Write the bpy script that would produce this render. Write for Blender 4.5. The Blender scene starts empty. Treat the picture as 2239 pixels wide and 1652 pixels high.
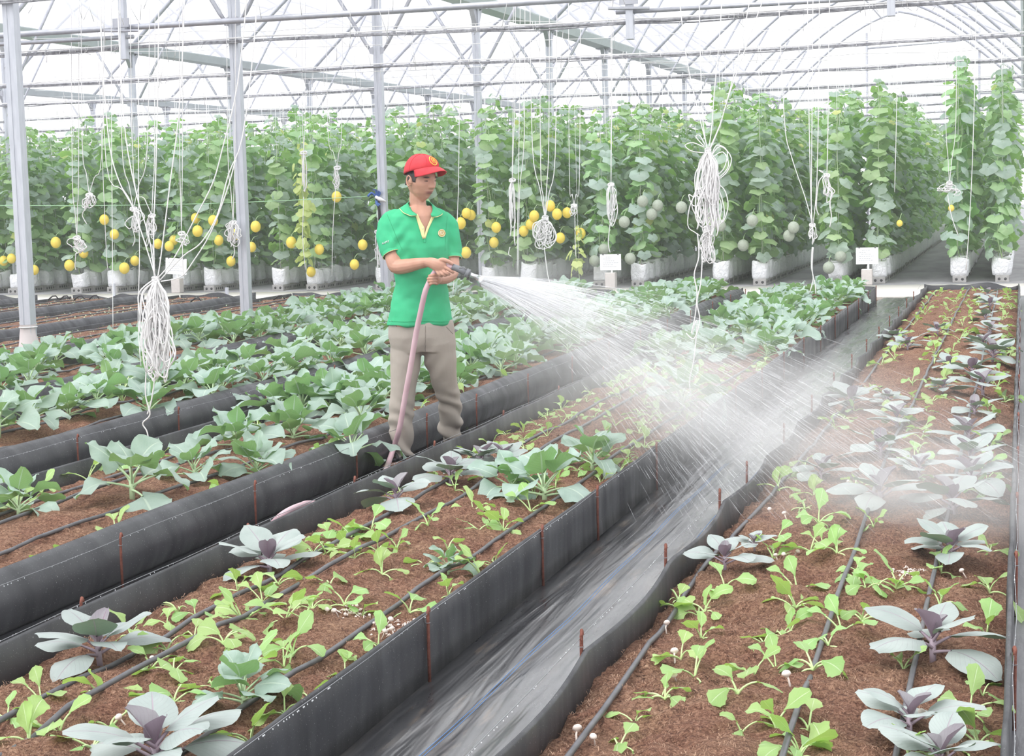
import bpy, math, random
import numpy as np
from mathutils import Vector, Matrix, noise
PI = math.pi
scene = bpy.context.scene
COL = scene.collection
R = random.Random(7)

# ------------------------------------------------------------------ camera
FPX = 3850.0
RX = Vector((0.9610, -0.0030, 0.2765)).normalized()      # camera frame: rows are the world axes
ROT = Matrix(((0.96097, -0.00326, 0.27665), (0.27547, 0.10441, -0.95563), (-0.02577, 0.99453, 0.10123)))
CAM = Vector((0, 0, 1.5))
def _ortho():
    def d(x, y):
        return Vector((x - 1119.5, -(y - 826.0), -FPX)).normalized()
    dY = d(2235, 395)
    dX = -d(-12200, 783)
    dX = (dX - dY * dX.dot(dY)).normalized()
    dZ = dX.cross(dY)
    return Matrix((dX, dY, dZ))
ROT = _ortho()
cam = bpy.data.cameras.new('camera')
cam.sensor_fit = 'HORIZONTAL'; cam.sensor_width = 36.0
cam.lens = FPX / 2239.0 * 36.0
cam.clip_start = 0.05; cam.clip_end = 500
camo = bpy.data.objects.new('camera', cam)
COL.objects.link(camo)
camo.matrix_world = Matrix.Translation(CAM) @ ROT.to_4x4()
scene.camera = camo

# ------------------------------------------------------------------ world, light, exposure
w = bpy.data.worlds.new('overcast_sky'); scene.world = w
w.use_nodes = True
nt = w.node_tree
bg = nt.nodes['Background']
bg.inputs[0].default_value = (0.975, 0.985, 1.0, 1)
bg.inputs[1].default_value = 1.15
sun = bpy.data.lights.new('sun', 'SUN')
sun.energy = 1.7; sun.angle = math.radians(50); sun.color = (1.0, 0.99, 0.97)
so = bpy.data.objects.new('sun', sun); COL.objects.link(so)
so.rotation_euler = (math.radians(28), math.radians(-22), 0)
scene.view_settings.view_transform = 'Standard'
scene.view_settings.look = 'None'
scene.view_settings.gamma = 1.0
scene.view_settings.use_curve_mapping = False
scene.view_settings.exposure = 0.42
scene.cycles.max_bounces = 6
scene.cycles.diffuse_bounces = 3
scene.cycles.glossy_bounces = 2
scene.cycles.transmission_bounces = 4
scene.cycles.transparent_max_bounces = 24
scene.cycles.volume_bounces = 1
scene.cycles.volume_step_rate = 2.0
scene.cycles.volume_max_steps = 64
scene.cycles.use_adaptive_sampling = True
scene.cycles.adaptive_threshold = 0.04
scene.cycles.use_denoising = True
scene.cycles.caustics_reflective = False
scene.cycles.caustics_refractive = False

# ------------------------------------------------------------------ photo measurement helpers
def ray(x, y):
    return ROT @ Vector((x - 1119.5, -(y - 826.0), -FPX))
def onz(x, y, z=0.0):
    r = ray(x, y); return CAM + r * ((z - CAM.z) / r.z)
def ony(x, y, Y):
    r = ray(x, y); return CAM + r * (Y / r.y)
def onx(x, y, X):
    r = ray(x, y); return CAM + r * (X / r.x)

# ------------------------------------------------------------------ object helpers
def tag(o, label=None, cat=None, group=None, kind=None):
    if label: o['label'] = label
    if cat: o['category'] = cat
    if group: o['group'] = group
    if kind: o['kind'] = kind
    return o
def empty(name, loc=(0, 0, 0), rz=0.0):
    o = bpy.data.objects.new(name, None); o.empty_display_size = 0.05
    COL.objects.link(o); o.location = loc; o.rotation_euler = (0, 0, rz)
    return o
ORD = ['zeroth', 'first', 'second', 'third', 'fourth', 'fifth', 'sixth', 'seventh', 'eighth', 'ninth', 'tenth', 'eleventh', 'twelfth',
       'thirteenth', 'fourteenth', 'fifteenth', 'sixteenth', 'seventeenth', 'eighteenth', 'nineteenth', 'twentieth']
TENS = {2: 'twenty', 3: 'thirty', 4: 'forty', 5: 'fifty', 6: 'sixty', 7: 'seventy', 8: 'eighty', 9: 'ninety'}
def ordi(n):
    if n <= 20: return ORD[n]
    t, u = divmod(n, 10)
    if u: return TENS[t] + '-' + ORD[u]
    return TENS[t][:-1] + 'ieth'

class MB:
    """collects geometry for ONE mesh"""
    def __init__(self):
        self.v = []; self.f = []; self.uv = []; self.mi = []; self.cur = 0
    def add(self, verts, faces, uvs=None):
        b = len(self.v)
        self.v.extend([tuple(p) for p in verts])
        for f in faces:
            self.f.append(tuple(b + i for i in f)); self.mi.append(self.cur)
        if uvs is None: uvs = [(0, 0)] * len(verts)
        self.uv.extend(uvs)
    def box(self, x0, x1, y0, y1, z0, z1, M=None):
        vs = [Vector((x, y, z)) for z in (z0, z1) for y in (y0, y1) for x in (x0, x1)]
        if M: vs = [M @ p for p in vs]
        self.add(vs, [(0, 2, 3, 1), (4, 5, 7, 6), (0, 1, 5, 4), (2, 6, 7, 3), (0, 4, 6, 2), (1, 3, 7, 5)])
    def grid(self, rows, uvrows=None, closed=False):
        n = len(rows[0]); vs = [p for r in rows for p in r]
        us = [u for r in uvrows for u in r] if uvrows else None
        fs = []
        for i in range(len(rows) - 1):
            for j in range(n if closed else n - 1):
                a = i * n + j; b = i * n + (j + 1) % n
                fs.append((a, b, b + n, a + n))
        self.add(vs, fs, us)
    def tube(self, pts, rad, seg=8, caps=True, ref=None, flat=None):
        """pts: centre line; rad: number, list, or list of (a,b)"""
        pts = [Vector(p) for p in pts]
        n = len(pts)
        if not isinstance(rad, (list, tuple)): rad = [rad] * n
        T = []
        for i in range(n):
            d = pts[min(i + 1, n - 1)] - pts[max(i - 1, 0)]
            if d.length < 1e-9: d = Vector((0, 0, 1))
            T.append(d.normalized())
        nrm = Vector(ref) if ref is not None else (Vector((0, 0, 1)) if abs(T[0].z) < .9 else Vector((1, 0, 0)))
        rows = []; uvr = []
        for i in range(n):
            nrm = nrm - T[i] * nrm.dot(T[i])
            if nrm.length < 1e-6: nrm = T[i].orthogonal()
            nrm.normalize()
            bi = T[i].cross(nrm)
            ra, rb = rad[i] if isinstance(rad[i], (tuple, list)) else (rad[i], rad[i])
            rows.append([pts[i] + nrm * (ra * math.cos(2 * PI * k / seg)) + bi * (rb * math.sin(2 * PI * k / seg)) for k in range(seg)])
            uvr.append([(i / max(1, n - 1), k / seg) for k in range(seg)])
        b = len(self.v)
        self.grid(rows, uvr, closed=True)
        if caps:
            self.f.append(tuple(b + k for k in reversed(range(seg)))); self.mi.append(self.cur)
            e = b + (n - 1) * seg
            self.f.append(tuple(e + k for k in range(seg))); self.mi.append(self.cur)
    def sphere(self, c, r, seg=12, rings=8, fn=None):
        c = Vector(c); rr = r if isinstance(r, (tuple, list)) else (r, r, r)
        rows = []; uvr = []
        for i in range(rings + 1):
            th = PI * i / rings
            row = []
            for k in range(seg):
                ph = -2 * PI * k / seg
                d = Vector((math.sin(th) * math.cos(ph), math.sin(th) * math.sin(ph), math.cos(th)))
                s = fn(d) if fn else 1.0
                row.append(c + Vector((d.x * rr[0], d.y * rr[1], d.z * rr[2])) * s)
            rows.append(row); uvr.append([(i / rings, k / seg) for k in range(seg)])
        self.grid(rows, uvr, closed=True)
    def mesh(self, name, smooth=True):
        me = bpy.data.meshes.new(name)
        me.from_pydata(self.v, [], self.f)
        uvl = me.uv_layers.new(name='UVMap')
        li = np.empty(len(me.loops), dtype=np.int32); me.loops.foreach_get('vertex_index', li)
        uv = np.array(self.uv, dtype=np.float32)[li]
        uvl.data.foreach_set('uv', uv.ravel())
        if any(self.mi): me.polygons.foreach_set('material_index', np.array(self.mi, dtype=np.int32))
        if smooth: me.shade_smooth()
        me.update()
        return me
    def build(self, name, mats, parent=None, smooth=True):
        me = self.mesh(name, smooth)
        for m in (mats if isinstance(mats, (list, tuple)) else [mats]): me.materials.append(m)
        o = bpy.data.objects.new(name, me); COL.objects.link(o)
        if parent: o.parent = parent
        return o
def bev(o, w=0.004, seg=2):
    m = o.modifiers.new('bevel', 'BEVEL'); m.width = w; m.segments = seg; m.limit_method = 'ANGLE'
    return o
def copy_tree(o, parent=None):
    c = o.copy(); COL.objects.link(c)
    if parent: c.parent = parent
    for ch in KIDS.get(o.name, []):
        copy_tree(ch, c)
    return c
KIDS = {}
def reg(root):
    KIDS[root.name] = list(root.children)
    for c in root.children: reg(c)
    return root

# ------------------------------------------------------------------ materials
def mat(name, color=(0.5, 0.5, 0.5), rough=0.6, metal=0.0, spec=0.5, **kw):
    m = bpy.data.materials.new(name); m.use_nodes = True
    b = m.node_tree.nodes['Principled BSDF']
    b.inputs['Base Color'].default_value = (*color, 1)
    b.inputs['Roughness'].default_value = rough
    b.inputs['Metallic'].default_value = metal
    b.inputs['Specular IOR Level'].default_value = spec
    return m
def N(m, t, **kw):
    n = m.node_tree.nodes.new(t)
    for k, v in kw.items(): setattr(n, k, v)
    return n
def L(m, a, b): m.node_tree.links.new(a, b)
def bsdf(m): return m.node_tree.nodes['Principled BSDF']
def coords(m, scale=(1, 1, 1), kind='Object'):
    tc = N(m, 'ShaderNodeTexCoord'); mp = N(m, 'ShaderNodeMapping')
    mp.inputs['Scale'].default_value = scale
    L(m, tc.outputs[kind], mp.inputs[0]); return mp.outputs[0]
def noi(m, vec, scale=5, detail=4, rough=0.55, dist=0.0):
    n = N(m, 'ShaderNodeTexNoise'); n.inputs['Scale'].default_value = scale
    n.inputs['Detail'].default_value = detail; n.inputs['Roughness'].default_value = rough
    n.inputs['Distortion'].default_value = dist
    L(m, vec, n.inputs['Vector']); return n.outputs[0]
def ramp(m, fac, stops):
    r = N(m, 'ShaderNodeValToRGB'); cr = r.color_ramp
    while len(cr.elements) < len(stops): cr.elements.new(0.5)
    for e, (p, c) in zip(cr.elements, stops):
        e.position = p; e.color = (*c, 1) if len(c) == 3 else c
    L(m, fac, r.inputs[0]); return r.outputs[0]
def bump(m, h, strength=0.3, dist=0.01, prev=None):
    b = N(m, 'ShaderNodeBump'); b.inputs['Strength'].default_value = strength; b.inputs['Distance'].default_value = dist
    L(m, h, b.inputs['Height'])
    if prev: L(m, prev, b.inputs['Normal'])
    return b.outputs[0]
def mixc(m, fac, a, b, mode='MIX'):
    x = N(m, 'ShaderNodeMix', data_type='RGBA', blend_type=mode)
    for s, v in ((0, fac), (6, a), (7, b)):
        if isinstance(v, (int, float)): x.inputs[s].default_value = v
        elif isinstance(v, tuple): x.inputs[s].default_value = (*v, 1)
        else: L(m, v, x.inputs[s])
    return x.outputs[2]
def maprange(m, v, a, b, c, d):
    x = N(m, 'ShaderNodeMapRange')
    L(m, v, x.inputs[0])
    for i, q in enumerate((a, b, c, d)): x.inputs[i + 1].default_value = q
    return x.outputs[0]
def math_n(m, op, a, b=None):
    x = N(m, 'ShaderNodeMath', operation=op)
    for s, v in ((0, a), (1, b)):
        if v is None: continue
        if isinstance(v, (int, float)): x.inputs[s].default_value = v
        else: L(m, v, x.inputs[s])
    return x.outputs[0]

def noisy(name, c1, c2, scale=8, rough=0.6, metal=0.0, bumps=0.0, bscale=40, spec=0.5, stretch=(1, 1, 1), detail=4):
    m = mat(name, c1, rough, metal, spec)
    v = coords(m, stretch)
    f = noi(m, v, scale, detail)
    L(m, ramp(m, f, [(0.3, c1), (0.7, c2)]), bsdf(m).inputs['Base Color'])
    if bumps:
        L(m, bump(m, noi(m, v, bscale, 3), bumps, 0.01), bsdf(m).inputs['Normal'])
    return m

def leaf_mat(name, top1, top2, under, vein, transl=0.25, rough=0.5, veinw=0.035, side=9.0, spec=0.35, tcol=None, hue=0.03, val=0.15):
    m = mat(name, top1, rough, 0, spec)
    b = bsdf(m)
    tc = N(m, 'ShaderNodeTexCoord')
    sep = N(m, 'ShaderNodeSeparateXYZ'); L(m, tc.outputs['UV'], sep.inputs[0])
    f = noi(m, tc.outputs['Object'], 9, 3)
    c = ramp(m, f, [(0.3, top1), (0.7, top2)])
    # side veins: slanted lines in leaf space (u along, v across from -1 to 1 stored as 0..1)
    av = math_n(m, 'ABSOLUTE', math_n(m, 'SUBTRACT', sep.outputs[1], 0.5))
    s = math_n(m, 'SUBTRACT', math_n(m, 'MULTIPLY', sep.outputs[0], side), math_n(m, 'MULTIPLY', av, side * 0.9))
    fr = math_n(m, 'ABSOLUTE', math_n(m, 'SUBTRACT', math_n(m, 'FRACT', s), 0.5))
    sv = maprange(m, fr, 0.0, 0.07, 0.30, 0.0)
    mv = maprange(m, av, veinw * 0.4, veinw, 1.0, 0.0)
    vm = math_n(m, 'MAXIMUM', sv, mv)
    c = mixc(m, vm, c, vein)
    geo = N(m, 'ShaderNodeNewGeometry')
    und = mixc(m, vm, under, vein)
    c = mixc(m, geo.outputs['Backfacing'], c, und)
    oi = N(m, 'ShaderNodeObjectInfo')
    hs = N(m, 'ShaderNodeHueSaturation')
    L(m, maprange(m, oi.outputs['Random'], 0, 1, 0.5 - hue, 0.5 + hue), hs.inputs['Hue'])
    rnd = math_n(m, 'FRACT', math_n(m, 'MULTIPLY', oi.outputs['Random'], 7.13))
    L(m, maprange(m, rnd, 0, 1, 1 - val, 1 + val), hs.inputs['Value'])
    L(m, c, hs.inputs['Color'])
    L(m, hs.outputs[0], b.inputs['Base Color'])
    nb = bump(m, math_n(m, 'ADD', math_n(m, 'MULTIPLY', vm, -0.6), noi(m, tc.outputs['Object'], 45, 2)), 0.5, 0.004)
    L(m, nb, b.inputs['Normal'])
    tr = N(m, 'ShaderNodeBsdfTranslucent')
    if tcol: tr.inputs[0].default_value = (*tcol, 1)
    else: L(m, hs.outputs[0], tr.inputs[0])
    mx = N(m, 'ShaderNodeMixShader'); mx.inputs[0].default_value = transl
    L(m, b.outputs[0], mx.inputs[1]); L(m, tr.outputs[0], mx.inputs[2])
    L(m, mx.outputs[0], m.node_tree.nodes['Material Output'].inputs[0])
    return m

M = {}
M['cabbage'] = leaf_mat('glaucous_cabbage_leaf', (0.30, 0.41, 0.355), (0.43, 0.54, 0.49), (0.27, 0.46, 0.19), (0.52, 0.63, 0.54), 0.22, 0.5, tcol=(0.36, 0.64, 0.22), hue=0.018, val=0.10)
M['redcab'] = leaf_mat('red_cabbage_leaf', (0.325, 0.385, 0.372), (0.445, 0.50, 0.482), (0.26, 0.38, 0.27), (0.38, 0.33, 0.38), 0.10, 0.45, veinw=0.022, tcol=(0.30, 0.42, 0.25), hue=0.012, val=0.08)
M['redcab_in'] = leaf_mat('red_cabbage_heart_leaf', (0.27, 0.25, 0.28), (0.36, 0.36, 0.37), (0.28, 0.22, 0.27), (0.30, 0.20, 0.28), 0.15, 0.45, tcol=(0.3, 0.2, 0.25), hue=0.01)
M['mustard'] = leaf_mat('mustard_seedling_leaf', (0.34, 0.56, 0.18), (0.48, 0.68, 0.29), (0.42, 0.64, 0.24), (0.66, 0.85, 0.48), 0.35, 0.45, side=7, tcol=(0.50, 0.80, 0.15), hue=0.02, val=0.10)
M['melon_a'] = leaf_mat('melon_leaf_dark', (0.36, 0.47, 0.41), (0.52, 0.63, 0.56), (0.27, 0.43, 0.22), (0.45, 0.58, 0.42), 0.30, 0.55, veinw=0.02, side=6, tcol=(0.30, 0.55, 0.15), hue=0.025, val=0.15)
M['melon_b'] = leaf_mat('melon_leaf_green', (0.38, 0.58, 0.30), (0.54, 0.72, 0.42), (0.30, 0.52, 0.20), (0.50, 0.68, 0.40), 0.38, 0.5, veinw=0.02, side=6, tcol=(0.38, 0.68, 0.14), hue=0.02, val=0.15)
M['melon_y'] = leaf_mat('melon_leaf_yellowing', (0.60, 0.70, 0.25), (0.74, 0.80, 0.36), (0.60, 0.70, 0.28), (0.75, 0.82, 0.45), 0.35, 0.5, veinw=0.02, side=6, tcol=(0.7, 0.8, 0.2), hue=0.02)
M['petiole'] = mat('pale_green_petiole', (0.52, 0.68, 0.42), 0.5)
M['petiole_y'] = mat('lime_green_petiole', (0.58, 0.78, 0.36), 0.5)
M['petiole_p'] = mat('purple_petiole', (0.38, 0.30, 0.36), 0.5)
M['vine'] = noisy('vine_stem', (0.36, 0.52, 0.26), (0.46, 0.60, 0.34), 20)
M['steel'] = noisy('galvanised_steel', (0.52, 0.54, 0.60), (0.62, 0.64, 0.70), 30, 0.42, 0.35, stretch=(1, 1, .2))
M['steel_pale'] = noisy('pale_galvanised_tube', (0.40, 0.41, 0.46), (0.50, 0.51, 0.56), 12, 0.4, 0.3)
M['gutter'] = noisy('grey_gutter_sheet', (0.44, 0.49, 0.50), (0.50, 0.55, 0.56), 4, 0.5, 0.2)
M['bundle'] = noisy('wire_bundle', (0.14, 0.14, 0.16), (0.42, 0.42, 0.45), 22, 0.6, 0.0)
M['rope'] = noisy('white_twine', (0.82, 0.81, 0.82), (0.93, 0.92, 0.92), 60, 0.7)
M['rope_thin'] = mat('thin_white_twine', (0.88, 0.88, 0.88), 0.7)
M['green_twine'] = mat('green_twine', (0.45, 0.75, 0.45), 0.6)
M['rust'] = noisy('rusty_red_rebar', (0.16, 0.05, 0.035), (0.28, 0.10, 0.07), 60, 0.7, 0.2, 0.4, 200)
M['drop'] = mat('bright_water_drop', (.9, .92, .95), .05)
M['wire'] = mat('thin_steel_wire', (0.30, 0.31, 0.33), 0.4, 0.6)
M['hose'] = noisy('grey_drip_hose', (0.07, 0.07, 0.08), (0.13, 0.13, 0.145), 14, 0.42)
M['pinkhose'] = noisy('dusty_pink_hose', (0.58, 0.38, 0.43), (0.68, 0.48, 0.53), 9, 0.45)
M['bluerope'] = mat('blue_ribbon', (0.06, 0.16, 0.50), 0.5)
M['black'] = mat('black_strap', (0.02, 0.02, 0.025), 0.5)
M['block'] = noisy('grey_concrete_block', (0.36, 0.35, 0.34), (0.47, 0.46, 0.45), 14, 0.9, 0, 0.3, 60)
M['hole'] = mat('dark_hole', (0.08, 0.08, 0.08), 0.9)
M['paper'] = mat('white_paper', (0.86, 0.87, 0.89), 0.6)
M['ink'] = mat('grey_ink', (0.45, 0.46, 0.50), 0.6)
M['mushroom'] = noisy('pale_mushroom', (0.78, 0.66, 0.60), (0.88, 0.80, 0.75), 40, 0.7)
M['blue_fit'] = mat('blue_fitting', (0.45, 0.62, 0.75), 0.4)
M['chrome'] = mat('worn_chrome', (0.62, 0.64, 0.66), 0.25, 0.8)
M['rubber'] = noisy('grey_rubber_sleeve', (0.15, 0.16, 0.18), (0.20, 0.21, 0.235), 20, 0.5)

def m_soil():
    m = mat('coir_soil', (0.2, 0.1, 0.07), 0.9, 0, 0.2)
    v = coords(m)
    a = noi(m, v, 5, 3); b = noi(m, v, 85, 8, 0.78, 0.8)
    c = ramp(m, b, [(0.34, (0.080, 0.042, 0.034)), (0.45, (0.25, 0.135, 0.090)), (0.54, (0.44, 0.255, 0.165)), (0.68, (0.74, 0.50, 0.35))])
    c2 = ramp(m, a, [(0.35, (0.78, 0.68, 0.70)), (0.65, (1.0, 1.0, 1.0))])
    L(m, mixc(m, 1.0, c, c2, 'MULTIPLY'), bsdf(m).inputs['Base Color'])
    n1 = bump(m, noi(m, v, 140, 6, 0.75, 1.5), 0.9, 0.012)
    L(m, bump(m, noi(m, v, 30, 4, 0.6), 0.8, 0.03, n1), bsdf(m).inputs['Normal'])
    return m
M['soil'] = m_soil()
M['fibre'] = noisy('coir_fibre', (0.26, 0.15, 0.10), (0.50, 0.32, 0.22), 12, 0.8)
def m_liner():
    m = mat('black_weed_mat_liner', (0.03, 0.031, 0.035), 0.5, 0, 0.5)
    v = coords(m)
    c = ramp(m, noi(m, v, 3, 5, 0.6), [(0.3, (0.030, 0.032, 0.038)), (0.7, (0.052, 0.054, 0.062))])
    sp = ramp(m, noi(m, v, 190, 2, 0.5), [(0.68, (0, 0, 0)), (0.76, (0.35, 0.35, 0.35))])
    stv = ramp(m, noi(m, coords(m, (1, 4, .5)), 1.3, 3, .6), [(0.45, (1, 1, 1)), (0.66, (.62, .62, .64))])
    L(m, mixc(m, 1.0, mixc(m, 1.0, c, stv, 'MULTIPLY'), sp, 'ADD'), bsdf(m).inputs['Base Color'])
    L(m, ramp(m, noi(m, coords(m, (1, 4, .5)), 1.3, 3), [(0.3, (.36, .36, .36)), (0.7, (.62, .62, .62))]), bsdf(m).inputs['Roughness'])
    vs = coords(m, (1, 2.5, 1))
    n1 = bump(m, noi(m, v, 260, 2), 0.12, 0.003)
    L(m, bump(m, noi(m, vs, 2.2, 2), 0.35, 0.03, n1), bsdf(m).inputs['Normal'])
    return m
M['liner'] = m_liner()
def m_path():
    m = mat('wet_weed_mat', (0.04, 0.04, 0.045), 0.3, 0, 0.6)
    v = coords(m); vs = coords(m, (9, 0.9, 1)); vs2 = coords(m, (3.0, 0.5, 1))
    bsdf(m).inputs['Coat Weight'].default_value = .7; bsdf(m).inputs['Coat Roughness'].default_value = .22; bsdf(m).inputs['Coat IOR'].default_value = 1.6
    base = ramp(m, noi(m, vs, 1.6, 5, 0.6, 0.5), [(0.30, (0.012, 0.013, 0.016)), (0.55, (0.035, 0.036, 0.042)), (0.72, (0.11, 0.10, 0.095))])
    brown = ramp(m, noi(m, vs2, 3.2, 6, 0.65), [(0.58, (0, 0, 0)), (0.72, (0.9, 0.9, 0.9))])
    L(m, mixc(m, brown, base, (0.20, 0.155, 0.12)), bsdf(m).inputs['Base Color'])
    L(m, ramp(m, noi(m, vs2, 2.5, 5, 0.6), [(0.35, (.16, .16, .16)), (0.65, (.5, .5, .5))]), bsdf(m).inputs['Roughness'])
    n1 = bump(m, noi(m, v, 300, 2), 0.10, 0.002)
    n2 = bump(m, noi(m, coords(m, (7, 0.45, 1)), 1.3, 3, 0.5, 0.6), 0.75, 0.022, n1)
    L(m, n2, bsdf(m).inputs['Normal']); L(m, n2, bsdf(m).inputs['Coat Normal'])
    return m
M['path'] = m_path()
M['ground'] = noisy('grey_ground_cover', (0.23, 0.23, 0.24), (0.36, 0.36, 0.37), 2.5, 0.7, 0, 0.3, 30, stretch=(1, .3, 1))
M['walk'] = noisy('pale_concrete_walkway', (0.80, 0.76, 0.70), (0.88, 0.84, 0.79), 1.5, 0.7)
M['dirt'] = noisy('damp_brown_dirt', (0.30, 0.25, 0.21), (0.40, 0.35, 0.30), 5, 0.8, 0, 0.4, 30)
def m_film():
    m = bpy.data.materials.new('polythene_roof_film'); m.use_nodes = True
    nt = m.node_tree; nt.nodes.remove(bsdf(m))
    out = nt.nodes['Material Output']
    t = N(m, 'ShaderNodeBsdfTransparent'); t.inputs[0].default_value = (0.97, 0.975, 1.0, 1)
    d = N(m, 'ShaderNodeBsdfTranslucent'); d.inputs[0].default_value = (0.93, 0.93, 0.97, 1)
    x = N(m, 'ShaderNodeMixShader'); x.inputs[0].default_value = 0.30
    L(m, t.outputs[0], x.inputs[1]); L(m, d.outputs[0], x.inputs[2]); L(m, x.outputs[0], out.inputs[0])
    return m
M['film'] = m_film()
def m_bag():
    m = mat('white_grow_bag', (0.91, 0.92, 0.95), 0.42, 0, 0.5)
    v = coords(m)
    L(m, bump(m, noi(m, v, 14, 4, 0.6, 0.8), 0.8, 0.05), bsdf(m).inputs['Normal'])
    return m
M['bag'] = m_bag()
M['melon_fruit'] = noisy('yellow_melon_skin', (0.85, 0.62, 0.07), (0.90, 0.72, 0.13), 12, 0.45, 0, 0.1, 40)
M['netmelon'] = noisy('grey_green_netted_skin', (0.36, 0.42, 0.33), (0.46, 0.50, 0.42), 60, 0.6, 0, 0.6, 120)

# ================================================================== SETTING
def struct(o):
    o['kind'] = 'structure'; return o
mb = MB(); mb.grid([[(x, y, -0.03) for x in (-60, -40, -20, -10, 0, 10, 20)] for y in (-4, 5, 15, 24, 40, 70, 120)])
struct(mb.build('floor', M['ground']))
END = 22.75       # where the beds stop
# raised beds: (left X, right X)
BEDS = {'R': (-1.20, -0.03), 'C': (-2.93, -1.78), 'B': (-4.63, -3.47), 'A': (-6.35, -5.20), 'Z': (-8.06, -6.90),
        'Y': (-9.78, -8.62), 'X': (-11.50, -10.34), 'W': (-13.22, -12.08), 'V': (-14.95, -13.8)}
START = {'R': 3.2, 'C': 3.0, 'B': 4.4, 'A': 6.6, 'Z': 8.8, 'Y': 11.0, 'X': 13.2, 'W': 15.3, 'V': 17.5}
NAMES = {'R': 'raised bed on the near side of the wide wet path', 'C': 'raised bed in front of the man, across the wide wet path',
         'B': 'raised bed of cabbages directly behind the man', 'A': 'second raised bed behind the man, crowded with cabbages',
         'Z': 'raised cabbage bed beside the row of steel posts', 'Y': 'raised bed just beyond the wrapped steel post',
         'X': 'brown raised bed of sprouts, second beyond the posts', 'W': 'raised bed of sprouts, third beyond the posts',
         'V': 'most distant raised bed, cut by the frame edge'}
SHORT = {'R': 'the camera-side bed', 'C': 'the bed in front of the man', 'B': 'the bed behind the man', 'A': 'the second bed behind the man',
         'Z': 'the bed by the posts'}
def soil_h(x, y):
    p = Vector((x * 3.2, y * 3.2, 0)); q = Vector((x * 13, y * 13, 3.3))
    return 0.030 * noise.noise(p) + 0.030 * noise.noise(q) + 0.018 * noise.noise(q * 2.7)
SOILZ = 0.135
def soil_at(bed, x, y):
    x0, x1 = BEDS[bed]; t = (x - x0) / (x1 - x0)
    edge = min(t, 1 - t)
    z = SOILZ + soil_h(x, y) * 1.0 + 0.045 * max(0, 1 - abs(t - .5) * 2.2) - 0.02
    if edge < 0.09: z -= (0.09 - edge) * 0.35
    if bed in 'XWVY': z = SOILZ + 0.03 + soil_h(x, y) * 0.7
    return z

# path mats
def path_mat(n, x0, x1, y0, y1, z=0.0, m='path', dx=0.07, dy=0.12):
    rows = []
    ny = int((y1 - y0) / dy) + 1; nx = max(3, int((x1 - x0) / dx) + 1)
    for j in range(ny + 1):
        y = y0 + (y1 - y0) * j / ny
        rows.append([Vector((x0 + (x1 - x0) * i / nx, y, z + 0.010 * noise.noise(Vector(((x0 + (x1 - x0) * i / nx) * 9, y * 0.9, 5))) + 0.006 * noise.noise(Vector((i * 2.3, y * 2.1, 1))))) for i in range(nx + 1)])
    mb = MB(); mb.grid(rows)
    o = mb.build(n, M[m]); struct(o); return o
path_mat('path_mat_wide', -1.80, -1.18, 2.6, 24.0)
M['path_dry'] = noisy('damp_grey_weed_mat', (.10, .10, .115), (.16, .16, .18), 3, .38, 0, .25, 30, stretch=(1, .3, 1))
path_mat('path_mat_side', -0.05, 1.6, 2.6, 24.0, dx=0.12, m='path_dry')
path_mat('path_mat_narrow', -3.50, -2.90, 3.0, 24.0)
path_mat('path_mat_back', -5.24, -4.6, 4.4, 24.0)
path_mat('path_mat_posts', -16.0, -6.3, 8.0, 24.0, z=-0.005, dx=0.3, dy=0.3)
# blue marker threads woven in the wide path mat
for k, X in enumerate((-1.535, -1.33)):
    mb = MB()
    for dx in (0, 0.012):
        mb.tube([(X + dx + 0.008 * math.sin(y * 1.3 + k), y, 0.017 + 0.004 * math.sin(y * 5)) for y in np.arange(2.8, 9.5, 0.15)], 0.0014, 4)
    o = mb.build('path_thread', M['blue_fit'])
    m_ = bpy.data.materials.get('blue_woven_thread') or mat('blue_woven_thread', (0.10, 0.25, 0.55), 0.5)
    o.data.materials[0] = m_
    tag(o, ['blue thread woven lengthwise into the wet path, near its middle', 'blue thread woven lengthwise into the wet path, beside the low far wall'][k], 'thread')
# pale concrete walkway across the house
mb = MB()
xs = np.arange(-30, 4, 1.0)
mb.box(-40, 6, 24.02, 26.75, -0.02, 0.012)
o = mb.build('walkway', M['walk']); struct(o)
mb = MB(); mb.box(-40, 6, 23.6, 24.03, -0.03, -0.004); struct(mb.build('trim_1', M['dirt']))
mb = MB(); mb.box(-40, 6, 26.75, 66, -0.02, 0.004); struct(mb.build('floor_back', M['ground']))

# ------------------------------------------------------------------ beds
def profile_right(bed, y, i):
    """outer side wall on +X: list of (x,z) from the inner lip over the top to the ground"""
    x1 = BEDS[bed][1]
    n = noise.noise(Vector((y * 1.1, x1 * 3, 0))); n2 = noise.noise(Vector((y * 3.3, x1 * 7, 4)))
    top = 0.215 + 0.012 * n
    if bed in 'BAZYXWV':       # slumped over, rounded
        bul = 0.045 + 0.018 * n
        return [(x1 - 0.075, top - 0.055), (x1 - 0.07, top - 0.012), (x1 - 0.045, top + 0.002), (x1 - 0.015, top - 0.012), (x1 + 0.016, top - 0.045),
                (x1 + bul, 0.11), (x1 + bul * 0.9, 0.06), (x1 + 0.02, 0.012), (x1 + 0.012, 0.0)]
    w_ = 0.010 * n + 0.005 * n2
    return [(x1 - 0.012 + w_, 0.10), (x1 - 0.008 + w_, top - 0.004), (x1 - 0.001 + w_, top + 0.001), (x1 + 0.003 + w_, top - 0.004), (x1 + 0.006 + w_ * 1.3, 0.13), (x1 + 0.004 + w_, 0.07), (x1 + 0.003, 0.0)]
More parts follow.
